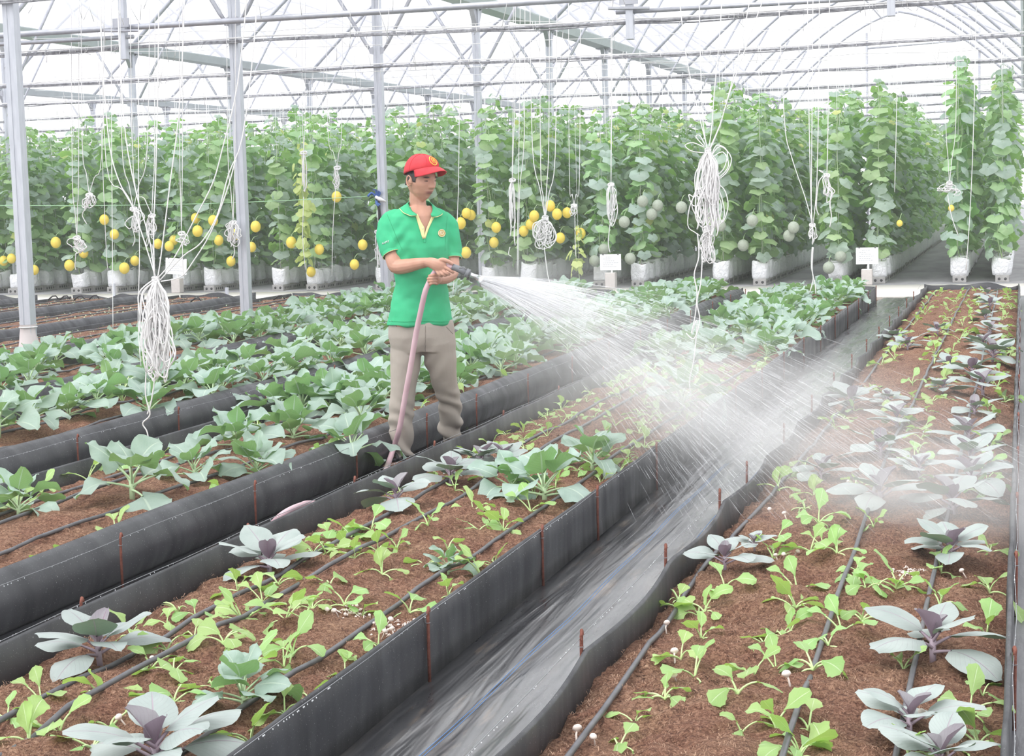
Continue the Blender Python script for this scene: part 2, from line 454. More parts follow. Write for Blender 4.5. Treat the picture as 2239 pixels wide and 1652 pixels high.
def profile_left(bed, y, i):
    x0 = BEDS[bed][0]
    n = noise.noise(Vector((y * 0.9, x0 * 3, 9))); n2 = noise.noise(Vector((y * 2.9, x0 * 7, 14)))
    ph = math.sin((y - 4.8) / 1.25 * 2 * PI) if bed == 'R' else math.sin((y - 5.1) / 1.3 * 2 * PI)
    w_ = (0.036 * abs(math.sin((y - 4.8) / 1.25 * PI)) + .012 * n) if bed == 'R' else 0.010 * (0.5 * ph + n) + 0.004 * n2
    top = (0.195 if bed == 'R' else 0.205) + 0.010 * n
    return [(x0 - 0.004, 0.0), (x0 - 0.006 + w_ * .4, 0.08), (x0 - 0.003 + w_, top), (x0 + 0.003 + w_, top + 0.003), (x0 + 0.008 + w_, top - 0.004), (x0 + 0.014 + w_ * .8, 0.12), (x0 + 0.030, 0.05)]
for b in 'RCBAZYXWV':
    x0, x1 = BEDS[b]; y0 = START[b]; ye = END + (0.35 if b == 'R' else 0)
    root = empty('planting_bed', ((x0 + x1) / 2, y0, 0))
    off = Vector(root.location)
    tag(root, NAMES[b], 'planting bed')
    ys = np.arange(y0, ye + 0.01, 0.10)
    for nm, pf, in (('side_wall', profile_right), ('side_wall', profile_left)):
        mb = MB(); rows = [[Vector((p[0], y, p[1])) - off for p in pf(b, y, i)] for i, y in enumerate(ys)]
        mb.grid(rows)
        o = mb.build(nm, M['liner'], root)
        sm = o.modifiers.new('thick', 'SOLIDIFY'); sm.thickness = 0.004; sm.offset = 0
    mb = MB()   # end wall, wavy top
    rows = []
    for k in range(25):
        t = k / 24; x = x0 + (x1 - x0) * t
        top = 0.21 + 0.035 * noise.noise(Vector((x * 4, b == 'R', 3))) + 0.02 * math.sin(x * 9)
        rows.append([Vector((x, ye + 0.02 * math.sin(x * 11), 0)) - off, Vector((x, ye, 0.12)) - off, Vector((x, ye + 0.03 * noise.noise(Vector((x * 5, 0, 0))), top)) - off])
    mb.grid(rows); o = mb.build('end_wall', M['liner'], root)
    sm = o.modifiers.new('thick', 'SOLIDIFY'); sm.thickness = 0.006; sm.offset = 0
    # soil
    near = b in 'RC'
    st = 0.03 if near else (0.045 if b in 'BA' else 0.07)
    nx = int((x1 - x0) / st)
    rows = []; y = y0
    while y < ye:
        rows.append([Vector((x0 + 0.01 + (x1 - x0 - 0.02) * i / nx, y, soil_at(b, x0 + (x1 - x0) * i / nx, y))) - off for i in range(nx + 1)])
        y += st * (1 if y < 9 else (1.5 if y < 14 else 2.2))
    rows.append([Vector((x0 + 0.01 + (x1 - x0 - 0.02) * i / nx, ye, 0.14)) - off for i in range(nx + 1)])
    mb = MB(); mb.grid(rows); mb.build('soil', M['soil'], root)
    if b in 'RCB':   # loose coir fibres and clods, uncountable
        mb = MB(); rr = random.Random(11)
        nf = {'R': 34000, 'C': 34000, 'B': 5000}[b]
        for _ in range(nf):
            y = y0 + (rr.random() ** 1.7) * (8.5 if b != 'B' else 6.0); x = rr.uniform(x0 + .03, x1 - .03)
            z = soil_at(b, x, y)
            a = rr.uniform(0, 2 * PI); ln = rr.uniform(0.005, 0.020) ; wd = rr.uniform(0.0003, 0.0009)
            d = Vector((math.cos(a), math.sin(a), 0)); s = Vector((-d.y, d.x, 0)) * wd
            h = rr.uniform(0.001, 0.008); bend = rr.uniform(-.012, .012)
            p0 = Vector((x, y, z - 0.002)) - off; p1 = p0 + d * ln * .5 + Vector((s.x * bend * 500, s.y * bend * 500, h)) ; p2 = p0 + d * ln + Vector((0, 0, h * rr.uniform(-.4, .8)))
            mb.add([p0 - s, p0 + s, p1 + s, p1 - s, p2], [(0, 1, 2, 3), (3, 2, 4)])
        o = mb.build('coir_fibre', M['fibre'], root); o['kind'] = 'stuff'

# stakes and wires along the liners
def stake(x, y, h, label, group, hook=True):
    mb = MB()
    pts = [(0, 0, -0.05), (0, 0, h * .5), (0.001, 0.001, h)]
    if hook: pts += [(0.002, 0.003, h + 0.008), (0.0, 0.010, h + 0.015), (-0.002, 0.018, h + 0.009), (0, 0.016, h + 0.0)]
    mb.tube(pts, 0.0055, 8)
    o = mb.build('rebar_stake', M['rust']); o.location = (x, y, 0)
    t = MB(); t.tube([(0.008 * math.cos(a), 0.008 * math.sin(a), h - 0.03) for a in np.linspace(0, 2 * PI, 9)], 0.0012, 4)
    t.build('wire_tie', M['wire'], o)
    tag(o, label, 'stake', group); return o
def run(bed, side, ys, h, where):
    x = BEDS[bed][1 if side == 'r' else 0]
    dx = {'rC': 0.014, 'rB': 0.066, 'rA': 0.066, 'rZ': .066, 'lR': -0.012, 'lC': -0.012, 'rR': 0.014, 'rY': .06, 'rX': .06, 'rW': .06}[side + bed]
    for i, y in enumerate(ys):
        stake(x + dx, y, h, 'rusty stake, %s from the near end %s' % (ordi(i + 1), where), 'rusty stakes ' + where)
    mb = MB(); pts = []
    for y in np.arange(ys[0] - 1.4, END - .1, 0.3):
        pts.append((x + dx + 0.004 * math.sin(y * 5), y, h - 0.004 + 0.004 * math.sin(y * 5.1)))
    mb.tube(pts, 0.0013, 5)
    o = mb.build('tension_wire', M['wire']); mb = MB(); rd = random.Random(int(h * 1000) + len(ys))
    for _ in range(120):
        q = ys[0] - 1.3 + (rd.random() ** 1.6) * 12; mb.sphere((x + dx + .004 * math.sin(q * 5), q, h - .0075), (.0018, .0018, .0025), 6, 4)
    d_ = mb.build('water_drop', M['drop'], o); d_['kind'] = 'stuff'
    tag(o, 'thin droplet-hung wire strung between stakes ' + where, 'wire')
run('C', 'r', [5.06, 6.42, 7.34, 8.63, 9.95, 11.2, 12.4, 13.6, 14.9, 16.2, 17.5, 18.8, 20.1, 21.4, 22.6], 0.218, 'on the tall wall of the wide path')
run('R', 'l', [4.80, 6.05, 7.22, 7.98, 9.3, 10.6, 11.9, 13.2, 14.5, 15.8, 17.1, 18.4, 19.7, 21.0], 0.235, 'on the low wavy wall')
run('B', 'r', [6.12, 7.39, 8.69, 9.85, 10.85, 12.1, 13.4, 14.7, 16.0, 17.3, 18.6, 20.0, 21.3, 22.5], 0.200, 'on the rounded wall behind the man')
run('C', 'l', [5.01, 6.3, 7.47, 8.62, 9.9, 11.2, 12.5], 0.215, 'on the wall at the man\'s feet')
run('A', 'r', [8.80, 10.05, 11.4, 12.7, 14.0, 15.3, 16.6], 0.200, 'on the second wall behind the man')
run('Z', 'r', [12.0, 13.4, 14.8, 16.2], 0.200, 'on the wall nearest the posts')
run('Y', 'r', [14.6, 16.2, 17.8, 19.4], 0.200, 'on the wall beyond the posts')
run('R', 'r', [4.9, 6.2, 7.4, 8.7, 10.0, 12.0, 14.0, 17.0], 0.215, 'on the wall at the frame edge')

# drip hoses
def driphose(bed, X, y0, y1, label, r=0.0085, wob=0.010, pts=None):
    P = []
    for y in np.arange(y0, y1, 0.18):
        x = X(y) if callable(X) else X
        x += wob * noise.noise(Vector((y * .45, x * 9, 0)))
        P.append([x, y, soil_at(bed, x, y) + r * 0.9])
    zz = [p[2] for p in P]
    for i in range(len(P)): P[i][2] = 0.85 * max(zz[max(0, i - 1):i + 2]) + 0.15 * sum(zz[max(0, i - 2):i + 3]) / len(zz[max(0, i - 2):i + 3]) + .002
    mb = MB(); mb.tube(P, r, 8); o = mb.build('drip_hose', M['hose'])
    tag(o, label, 'drip hose', 'drip hoses laid along the beds'); return o
driphose('C', -2.59, 3.3, 22.6, 'black drip hose farthest from the wide path in the bed before the man')
driphose('C', -2.41, 3.3, 22.6, 'middle black drip hose in the bed before the man')
driphose('C', -2.00, 3.3, 22.6, 'black drip hose closest to the tall wide-path wall')
driphose('R', lambda y: -1.05 - 0.065 * math.exp(-((y - 6.4) / 1.6) ** 2), 3.5, 23, 'curving drip hose beside the low wavy wall')
driphose('R', lambda y: -0.54 - 0.02 * (y - 4) * (y < 9) - 0.1 * (y >= 9), 3.5, 23, 'straight middle drip hose among the mustard seedlings')
driphose('R', -0.29, 3.5, 23, 'drip hose under the red cabbages near the frame edge')
for X, t in ((-4.38, 'farthest from the man'), (-4.17, 'in the middle'), (-3.84, 'closest to the man')):
    driphose('B', X, 4.6, 22.6, 'black drip hose %s of the bed behind him' % t)
for X, t in ((-6.1, 'far'), (-5.8, 'middle'), (-5.5, 'near')):
    driphose('A', X, 7, 22.5, 'dark %s drip hose under cabbages in the second bed behind the man' % t)
for b_, t in (('Z', 'in the cabbage bed by the posts'), ('Y', 'just beyond the posts'), ('X', 'in the second bed beyond the posts'), ('W', 'in the third bed beyond the posts')):
    for k, q in ((0.25, 'far'), (0.5, 'middle'), (0.78, 'near')):
        driphose(b_, BEDS[b_][0] + 1.15 * k, START[b_], 22.5, '%s drip hose %s' % (q, t))

# ------------------------------------------------------------------ greenhouse frame
PY = [13.93 + 4.64 * k for k in range(12)]
G1 = -8.56; BAY = 8.72; PT = 4.52
def post(x, y, label, braces=True, name='steel_post', h=PT, bag=False):
    root = empty(name, (x, y, 0)); tag(root, label, 'post', 'galvanised posts of the greenhouse')
    mb = MB(); prof = []
    a = 0.055
    for px, py in ((-a, -a * .9), (-a * .25, -a * .9), (-a * .18, -a * .78), (a * .18, -a * .78), (a * .25, -a * .9), (a, -a * .9), (a, a * .9), (-a, a * .9)):
        prof.append((px, py))
    mb.grid([[Vector((p[0], p[1], z)) for p in prof] for z in (-0.05, 1.5, 3.0, h)], closed=True)
    o = mb.build('upright', M['steel'], root, smooth=False)
    if braces:
        zc = 3.52
        for s in (-1, 1):
            mb = MB(); mb.tube([(s * 0.09, -.03, zc), (s * 0.16, -.03, zc + .10), (s * 1.60, -.03, 6.02)], [.018, .027, .027], 8)
            mb.add([(s * .05, -.055, zc - .05), (s * .10, -.055, zc - .04), (s * .12, -.055, zc + .03), (s * .05, -.055, zc + .06)], [(0, 1, 2, 3)])
            mb.build('diagonal_brace', M['steel_pale'], root)
        mb = MB()
        for s in (-1, 1):
            mb.add([(-.04 , s * .05, h - .05), (-.04, s * .28, h + .04), (-.04, s * .05, h - .28), (.04, s * .05, h - .05), (.04, s * .28, h + .04), (.04, s * .05, h - .28)], [(0, 1, 2), (5, 4, 3), (0, 3, 4, 1), (1, 4, 5, 2), (2, 5, 3, 0)])
        mb.box(-.16, .16, -.16, .16, h, h + .02)
        mb.build('gutter_bracket', M['steel_pale'], root, smooth=False)
    if bag:
        mb = MB()
        mb.tube([(0, 0, z) for z in (0.03, .1, .2, .3, .38, .43, .46)], [(.07, .08), (.10, .09), (.105, .10), (.09, .085), (.075, .07), (.066, .066), (.075, .075)], 14, caps=False)
        for i, v in enumerate(mb.v):
            n = noise.noise(Vector(v) * 14); mb.v[i] = (v[0] * (1 + .22 * n), v[1] * (1 + .22 * n), v[2])
        m_ = mat('crumpled_pinkish_plastic', (0.66, 0.60, 0.60), 0.45)
        mb.build('plastic_wrap', m_, root)
        mb = MB(); mb.tube([(0.078 * math.cos(t), .078 * math.sin(t), .435) for t in np.linspace(0, 2 * PI, 13)], 0.006, 5); mb.build('tied_cord', M['rope'], root)
    return root
PL = ['thick steel post nearest the camera, plastic wrapped round its foot', 'steel post rising from the cabbages, second from the nearest', 'steel post just behind the man, with a blue ribbon tied on',
      'steel post on the far side of the man, standing by the walkway', 'fifth steel post in the line, emerging from the melon vines']
for k, y in enumerate(PY):
    post(G1, y, PL[k] if k < 5 else '%s steel post in the line, above the melon vines' % ordi(k + 1), bag=(k == 0))
for k, y in enumerate(PY[2:]):
    post(G1 - BAY, y, '%s steel post of the line behind, holding the farther gutter' % ordi(k + 1))
for k, y in enumerate(PY[3:]):
    post(G1 - 2 * BAY, y, '%s pale steel post of the third, most distant line' % ordi(k + 1))
# gutters
def gutter(x, y0, y1, label):
    mb = MB()
    prof = [(-.20, .16), (-.17, .16), (-.14, .03), (.14, .03), (.17, .16), (.20, .16), (.20, .14), (.155, 0.0), (-.155, 0.0), (-.20, .14)]
    mb.grid([[Vector((x + p[0], y, PT + 0.02 + p[1])) for p in prof] for y in (y0, (y0 + y1) / 2, y1)], closed=True)
    o = mb.build('roof_gutter', M['gutter'], smooth=False); tag(o, label, 'gutter')
gutter(G1, 13, 65.2, 'grey sheet-metal gutter carried by the nearest line of posts')
gutter(G1 - BAY, 16, 65.2, 'grey gutter on the second line of posts')
gutter(G1 - 2 * BAY, 20, 65.2, 'distant grey gutter low behind the vines')
gutter(G1 + BAY, 20, 65.2, 'gutter at the far corner of the roof')
# arches
def arch_pts(x0, half=None, n=14):
    P = []
    for i in range(n + 1):
        t = i / n
        x = x0 + BAY * 0.5 * t; z = PT + 0.12 + 2.95 * math.sin(t * PI * 0.44) / math.sin(PI * .44)
        P.append((x, z))
    return P
def vent_pts(x0, n=8):
    P = []
    for i in range(n + 1):
        t = i / n
        P.append((x0 + BAY * (0.47 + 0.49 * t), PT + 3.62 - 1.75 * t ** 1.35))
    return P
bayn = {0: 'the middle bay', -1: 'the bay behind the post line', -2: 'the farthest bay'}
for bay in (0, -1, -2):
    x0 = G1 + bay * BAY
    for k in range(12):
        y = 13.93 + 4.64 * k
        if bay == 0 and k < 2: continue
        if bay == -1 and k < 1: continue
        root = empty('roof_arch', (x0, y, 0))
        tag(root, '%s curved roof arch back in %s' % (ordi(k + 1), bayn[bay]), 'roof arch', 'curved roof arches')
        mb = MB(); mb.tube([(p[0] - x0, 0, p[1]) for p in arch_pts(x0)], 0.042, 8, ref=(0, 1, 0)); mb.build('rising_bow', M['steel_pale'], root)
        mb = MB(); mb.tube([(2 * 4.36 - (p[0] - x0), 0, p[1]) for p in arch_pts(x0)], 0.042, 8, ref=(0, 1, 0)); mb.build('falling_bow', M['steel_pale'], root)
        if bay < 0: continue
        mb = MB(); mb.tube([(p[0] - x0, 0, p[1]) for p in vent_pts(x0)], 0.04, 8, ref=(0, 1, 0)); mb.build('vent_bow', M['steel_pale'], root)
# roof and side film (real polythene sheets, let the sky through)
for bay in (0, -1, -2):
    x0 = G1 + bay * BAY
    A = arch_pts(x0); mb = MB()
    ys = [27 - 4.64 * 3 + 4.64 * k for k in range(12)]
    ys = [13.93 + 4.64 * k for k in range(12)]
    if bay == 0: ys = ys[2:]
    mb.grid([[Vector((p[0], y, p[1] + .035)) for p in A] for y in ys])
    mb.grid([[Vector((2 * x0 + BAY - p[0], y, p[1] + .035)) for p in A] for y in ys])
    mb.grid([[Vector((p[0], y, p[1] + .045)) for p in vent_pts(x0)] for y in ys])
    o = mb.build('roof_film', M['film']); struct(o)
mb = MB(); mb.grid([[(x, 65.4, z) for x in (-40, -20, 4)] for z in (0, 3, 4.6)])
struct(mb.build('wall_back', M['film']))
mb = MB(); mb.grid([[(G1 - 3 * BAY, y, z) for y in (10, 40, 65)] for z in (0, 3, 4.6)])
struct(mb.build('wall_left', M['film']))
# gable frame at the back
for bay in (0, -1, -2):
    x0 = G1 + bay * BAY
    root = empty('gable_frame', (x0, 65.0, 0)); tag(root, 'steel gable frame closing ' + bayn[bay], 'gable frame')
    for xx in (3.2, 7.1 - 0.0):
        mb = MB(); mb.tube([(xx, 0, 0), (xx, 0, 6.9)], 0.04, 8); mb.build('gable_post', M['steel_pale'], root)
    mb = MB(); mb.tube([(3.2, 0, 6.35), (7.1, 0, 6.5)], 0.03, 6); mb.build('gable_rail', M['steel_pale'], root)
    mb = MB(); mb.tube([(0, 0, 4.6), (BAY, 0, 4.6)], 0.03, 6); mb.build('gable_rail', M['steel_pale'], root)
# ridge purlins
for bay in (0, -1, -2):
    x0 = G1 + bay * BAY
    for i, xx in enumerate((0.38,)):
        mb = MB(); P = arch_pts(x0)[int(14 * .9)]
        mb.tube([(P[0], y, P[1] - .05) for y in (28, 45, 65)], 0.03, 6)
        tag(mb.build('ridge_purlin', M['steel_pale']), 'long ridge purlin under the film of ' + bayn[bay], 'purlin')

# overhead trellis wires, one bundle per line of posts
rw = random.Random(3)
for k in range(-1, 12):
    y = 13.93 + 4.64 * k - 0.09; z = 3.30
    if k < 0: continue
    root = empty('trellis_wire', (0, y, z))
    tag(root, '%s overhead trellis wire back from the camera, wrapped with twine' % ordi(k + 1), 'wire', 'overhead trellis wires')
    xa, xb = -G1 * 0 - min(36, 16 + 1.6 * y * .6), 1.5
    mb = MB(); P = []; Q = []; S = []
    for x in np.arange(xa, xb, 0.35):
        s = 0.03 * math.sin((x - G1) / BAY * PI) ** 2
        P.append((x, 0, -s + 0.008 * noise.noise(Vector((x * 2, k, 0)))))
        Q.append((x, 0.01, 0.014 - s * 1.2 + 0.016 * noise.noise(Vector((x * 1.3, k, 5)))))
        S.append((x, -0.016, -0.014 - s * 1.4 + 0.026 * noise.noise(Vector((x * 1.1, k, 9)))))
    mb.tube(P, 0.016, 6); mb.tube(S, 0.009, 5)
    mb.build('steel_cable', M['bundle'], root)
    mb = MB(); mb.tube([(p[0], p[1], p[2] + .022) for p in Q], 0.010, 5); mb.build('twine_run', M['rope'], root)
    mb = MB()   # short loose ends tied over the wire, uncountable
    D = y * 1.04
    for _ in range(int(90 if k < 8 else 60)):
        x = rw.uniform(max(xa, -0.62 * y - 2), 1.0)
        ln = rw.choice([.05, .06, .08, .12, .25, .45]) * rw.uniform(.7, 1.2)
        mb.tube([(x, rw.uniform(-.02, .02), 0.04), (x + rw.uniform(-.02, .02), -.02, -ln * .5), (x + rw.uniform(-.05, .05) * (1 + ln), rw.uniform(-.05, .05), -ln)], 0.0022 + 0.0001 * y * .6, 3)
    o = mb.build('loose_twine_end', M['rope_thin'], root); o['kind'] = 'stuff'
# cross pipe and hanging tubes of the truss near the second post
yp = 18.40
mb = MB(); mb.tube([(x, yp, 3.55 + 0.004 * x) for x in (-20, -14, -8.6, -4, 1)], 0.034, 8)
tag(mb.build('truss_pipe', M['steel_pale']), 'thick galvanised pipe crossing high in front of the second post', 'pipe')
mb = MB(); mb.tube([(x, yp - .04, 3.40) for x in (-20, -15, -9.72)], 0.024, 8); tag(mb.build('truss_pipe', M['steel_pale']), 'thinner pipe ending at the hanging tube beside the second post', 'pipe')
mb = MB(); mb.tube([(x, yp - .04, 3.37) for x in (-4.1, -2, 1)], 0.024, 8); tag(mb.build('truss_pipe', M['steel_pale']), 'thinner pipe running away from the tube above the twine hank', 'pipe')
for (x, z0, lab) in ((-9.84, 3.147, 'hanging steel tube beside the second post, ending in mid air'), (-3.95, 3.08, 'hanging steel tube above the big twine bundle'), (-1.27, 3.177, 'short hanging steel tube over the tall vines')):
    root = empty('hanging_tube', (x, yp - .05, z0)); tag(root, lab, 'tube')
    mb = MB(); mb.box(-.04, .04, -.04, .04, 0, 1.9); bev(mb.build('tube_body', M['steel'], root, smooth=False), .006)
    mb = MB(); mb.box(-.10, .10, -.06, -.04, .36, .46); mb.tube([(-.22, -.05, .33), (.22, -.05, .31)], .016, 6); mb.build('clamp_bracket', M['steel_pale'], root, smooth=False)
    for i in range(3):
        pass
# thin loose twines crossing high between the wires
for i in range(16):
    y = 15 + 1.8 * i; z = rw.uniform(2.9, 4.2); xa = -0.6 * y
    mb = MB(); mb.tube([(x, y + (x - xa) * rw.uniform(-.02, .02), z - 0.15 * math.sin((x - xa) / 6) ** 2 + .02 * math.sin(x * 3)) for x in np.arange(xa, 0.5, 0.8)], 0.0035, 4)
    o = mb.build('stray_twine', M['rope_thin']); tag(o, '%s nearest thin stray twine drooping high between trellis wires' % ordi(i + 1), 'twine', 'stray twines high under the roof')

# ================================================================== PLANTS
def leaf(mb, base, yaw, elev, Lb, Wb, shape='ov', curl=0.8, fold=0.15, ruf=0.0, rufn=4, res=(8, 6), roll=0.0, tooth=0.0, seed=0, cup=0.0):
    """blade starting at base, heading yaw, initial elevation elev (rad), bending down by curl (rad) along its length"""
    nu, nv = res
    c, s = math.cos(yaw), math.sin(yaw)
    p = Vector((0, 0, 0)); rows = []; uvs = []
    rnd = random.Random(seed); ph = rnd.uniform(0, 6)
    tp = 0.0
    for i in range(nu + 1):
        t = 1 - (1 - i / nu) ** 1.45; dt = t - tp; tp = t
        if shape == 'ov': wprof = (math.sin(PI * min(1, t ** 0.75)) ** 0.72) if t < 1 else 0
        elif shape == 'ell': wprof = math.sin(PI * min(1, t ** .92)) ** 0.62
        elif shape == 'obov': wprof = 0.10 + 0.9 * math.sin(PI * t ** 1.7) ** 0.85 if t < 1 else 0.0
        else: wprof = math.sin(PI * t ** .6) ** .6
        if t >= 1: wprof = 0.22
        wprof = max(wprof, 0.07)
        e = elev - curl * t
        if i > 0:
            p = p + Vector((math.cos(e), 0, math.sin(e))) * (Lb * dt)
        up = Vector((-math.sin(e), 0, math.cos(e)))
        row = []; ur = []
        for j in range(nv + 1):
            q = 1 - 2 * j / nv
            w_ = Wb * wprof * q
            if tooth and abs(q) == 1: w_ *= 1 + tooth * (1 if i % 2 else -1)
            dz = fold * abs(w_) + ruf * (q * q) * math.sin(t * rufn * PI + ph + (q > 0) * 2.1) * Lb - cup * Lb * (q * q) * wprof
            yy = w_
            v = p + up * dz + Vector((0, yy, 0))
            if roll: v = Vector((v.x, v.y * math.cos(roll) - (v.z - p.z) * math.sin(roll), p.z + v.y * math.sin(roll) + (v.z - p.z) * math.cos(roll)))
            row.append(Vector((base[0] + v.x * c - v.y * s, base[1] + v.x * s + v.y * c, base[2] + v.z)))
            ur.append((t, j / nv))
        rows.append(row); uvs.append(ur)
    mb.grid(rows, uvs)
def stalk(mb, a, yaw, elev, ln, r0, r1, bend=0.0, n=4):
    P = [Vector(a)]; e = elev
    for i in range(n):
        P.append(P[-1] + Vector((math.cos(yaw) * math.cos(e), math.sin(yaw) * math.cos(e), math.sin(e))) * (ln / n)); e -= bend / n
    mb.tube(P, [r0 + (r1 - r0) * i / n for i in range(n + 1)], 5, caps=False)
    return P[-1], e + bend / n

def make_cabbage(seed, size=1.0):
    r = random.Random(seed); root = empty('cabbage_plant')
    lv = MB(); st = MB()
    h = 0.07 * size; st.tube([(0, 0, -0.03), (0.004, 0, h)], [0.010 * size, 0.009 * size], 7)
    n = r.randint(10, 13); a = r.uniform(0, 6)
    for i in range(n):
        t = i / (n - 1)        # 0 outer .. 1 inner
        a += 2.399 + r.uniform(-.35, .35)
        el = math.radians(12 + 62 * t + r.uniform(-9, 9)); pl = (0.115 - 0.05 * t) * size * r.uniform(.8, 1.15)
        tip, e = stalk(st, (0, 0, h * (0.35 + .6 * t)), a, el, pl, 0.0055 * size, 0.0032 * size, 0.25)
        Lb = (0.165 - 0.045 * t) * size * r.uniform(.8, 1.2); Wb = Lb * r.uniform(.42, .54)
        leaf(lv, tip - Vector((math.cos(a), math.sin(a), 0)) * .012, a, e + r.uniform(-.15, .35), Lb, Wb, 'ov', curl=r.uniform(.5, 1.7) * (1.1 - .55 * t), fold=r.uniform(-.12, .35),
             ruf=r.uniform(.04, .085), rufn=r.uniform(2.5, 4.5), res=(9, 8), roll=r.uniform(-.5, .5), seed=seed * 31 + i, cup=r.uniform(-.15, .18))
    lv.build('leaves', M['cabbage'], root); st.build('stalks', M['petiole'], root)
    return root
def make_redcab(seed, size=1.0):
    r = random.Random(seed + 100); root = empty('red_cabbage_plant')
    lv = MB(); inn = MB(); st = MB()
    h = 0.055 * size; st.tube([(0, 0, -0.03), (0, 0.003, h)], [0.008 * size, 0.008 * size], 7)
    n = r.randint(7, 9); a = r.uniform(0, 6)
    for i in range(n):
        t = i / (n - 1)
        a += 2.399 * (1 if n > 4 else 1) + r.uniform(-.2, .2)
        el = math.radians(20 + 28 * t + r.uniform(-6, 8)); pl = (0.06 - 0.025 * t) * size
        tip, e = stalk(st, (0, 0, h * (0.4 + .6 * t)), a, el, pl, 0.005 * size, 0.003 * size, 0.15)
        Lb = (0.165 - 0.05 * t) * size * r.uniform(.85, 1.15); Wb = Lb * r.uniform(.33, .44)
        leaf(lv, tip - Vector((math.cos(a), math.sin(a), 0)) * .006, a, e, Lb, Wb, 'ell', curl=r.uniform(.45, 1.0) * (1.1 - .4 * t), fold=r.uniform(-.05, .12), ruf=r.uniform(.012, .03),
             rufn=3, res=(9, 6), roll=r.uniform(-.25, .25), seed=seed * 17 + i, cup=r.uniform(.0, .10))
    for i in range(2):
        a += 2.6 + r.uniform(-.3, .3); Lb = (0.085 - .015 * i) * size
        leaf(inn, (0, 0, h), a, math.radians(66 + 7 * i), Lb * r.uniform(.9, 1.2), Lb * .34, 'ell', curl=.5, fold=.45, ruf=.02, res=(7, 4), seed=seed + i, cup=-.1)
    lv.build('leaves', M['redcab'], root); inn.build('heart_leaves', M['redcab_in'], root); st.build('stalks', M['petiole_p'], root)
    return root
def make_mustard(seed, size=1.0):
    r = random.Random(seed + 500); root = empty('mustard_seedling')
    lv = MB(); st = MB(); n = r.randint(4, 6); a = r.uniform(0, 6)
    for i in range(n):
        t = i / (n - 1); a += 2.399 + r.uniform(-.5, .5)
        el = math.radians(r.uniform(35, 85) if i else 20); pl = r.uniform(.030, .062) * size * (1 - .3 * t)
        bend = r.uniform(.5, 1.7) * (1 - .5 * t)
        tip, e = stalk(st, (0, 0, -0.005), a, el, pl, 0.0024 * size, 0.0017 * size, bend, 5)
        Lb = r.uniform(.045, .078) * size * (1 - .25 * t); Wb = Lb * r.uniform(.32, .46)
        leaf(lv, tip - Vector((math.cos(a), math.sin(a), 0)) * .004, a, e - .1, Lb, Wb, 'obov', curl=r.uniform(.1, 1.1), fold=r.uniform(-.2, .35), ruf=r.uniform(.02, .06), rufn=3,
             res=(10, 4), roll=r.uniform(-.7, .7), tooth=.065, seed=seed * 13 + i)
    lv.build('leaves', M['mustard'], root); st.build('stalks', M['petiole_y'], root)
    return root
def place(protos, used, idx, loc, rz, s, label, cat, group):
    p = protos[idx]
    if not used[idx]: o = p; used[idx] = True
    else: o = copy_tree(p)
    o.location = loc; o.rotation_euler = (R.uniform(-.06, .06), R.uniform(-.06, .06), rz); o.scale = (s, s, s)
    tag(o, label, cat, group); return o
CAB = [reg(make_cabbage(i, 1.17)) for i in range(6)]; CABU = [False] * 6
RED = [reg(make_redcab(i)) for i in range(5)]; REDU = [False] * 5
MUS = [reg(make_mustard(i, 1.15)) for i in range(9)]; MUSU = [False] * 9
LABELS = {}
def uniq(base, fmt='%s, %s one back'):
    n = LABELS.get(base, 0) + 1; LABELS[base] = n
    return n
def bed_of(x):
    for b, (x0, x1) in BEDS.items():
        if x0 <= x <= x1: return b
    return None
def nearest(y, bed):
    return ''
def put_cab(x, y, s=1.0, label=None, b=None):
    b = b or bed_of(x)
    if not label:
        t = (x - BEDS[b][0]) / 1.15
        side = 'on the far rim' if t < .33 else ('along the middle' if t < .66 else 'on the near rim')
        base = 'blue-green cabbage %s of %s' % (side, SHORT.get(b, 'the bed'))
        n = uniq(base); label = '%s, %s back' % (base, ordi(n))
    i = R.randrange(6)
    return place(CAB, CABU, i, (x, y, soil_at(b, x, y)), R.uniform(0, 6.28), s, label, 'cabbage', 'blue-green cabbages in the beds')
def put_red(x, y, s=1.0, label=None, i=None, b=None, rz=None):
    b = b or bed_of(x)
    if not label:
        base = 'grey-leaved red cabbage in %s' % SHORT[b] + (' under the spray' if b == 'R' and 6.5 < y < 9.5 else '')
        n = uniq(base + str(x > -.45)); label = '%s red cabbage back %s%s, in %s' % (ordi(n), 'along the frame edge' if x > -.45 else 'along the low wall', ', misty' if (b == 'R' and 6.5 < y < 9.5) else '', SHORT[b])
    i = R.randrange(5) if i is None else i
    return place(RED, REDU, i, (x, y, soil_at(b, x, y)), R.uniform(0, 6.28) if rz is None else rz, s, label, 'red cabbage', 'red cabbages in the beds')
ROWN = {'R': ['beside the low wavy wall', 'beside the middle hose', 'by the frame-side hose', 'along the frame-edge wall'],
        'C': ['below the man', 'between the paired hoses', 'in the bare strip', 'along the tall wide-path wall'],
        'B': ['behind the man, far rim', 'behind the man, far rim', 'behind the man, near rim', 'behind the man, near rim'], 'A': ['in the second bed'] * 4}
mus_pts = []
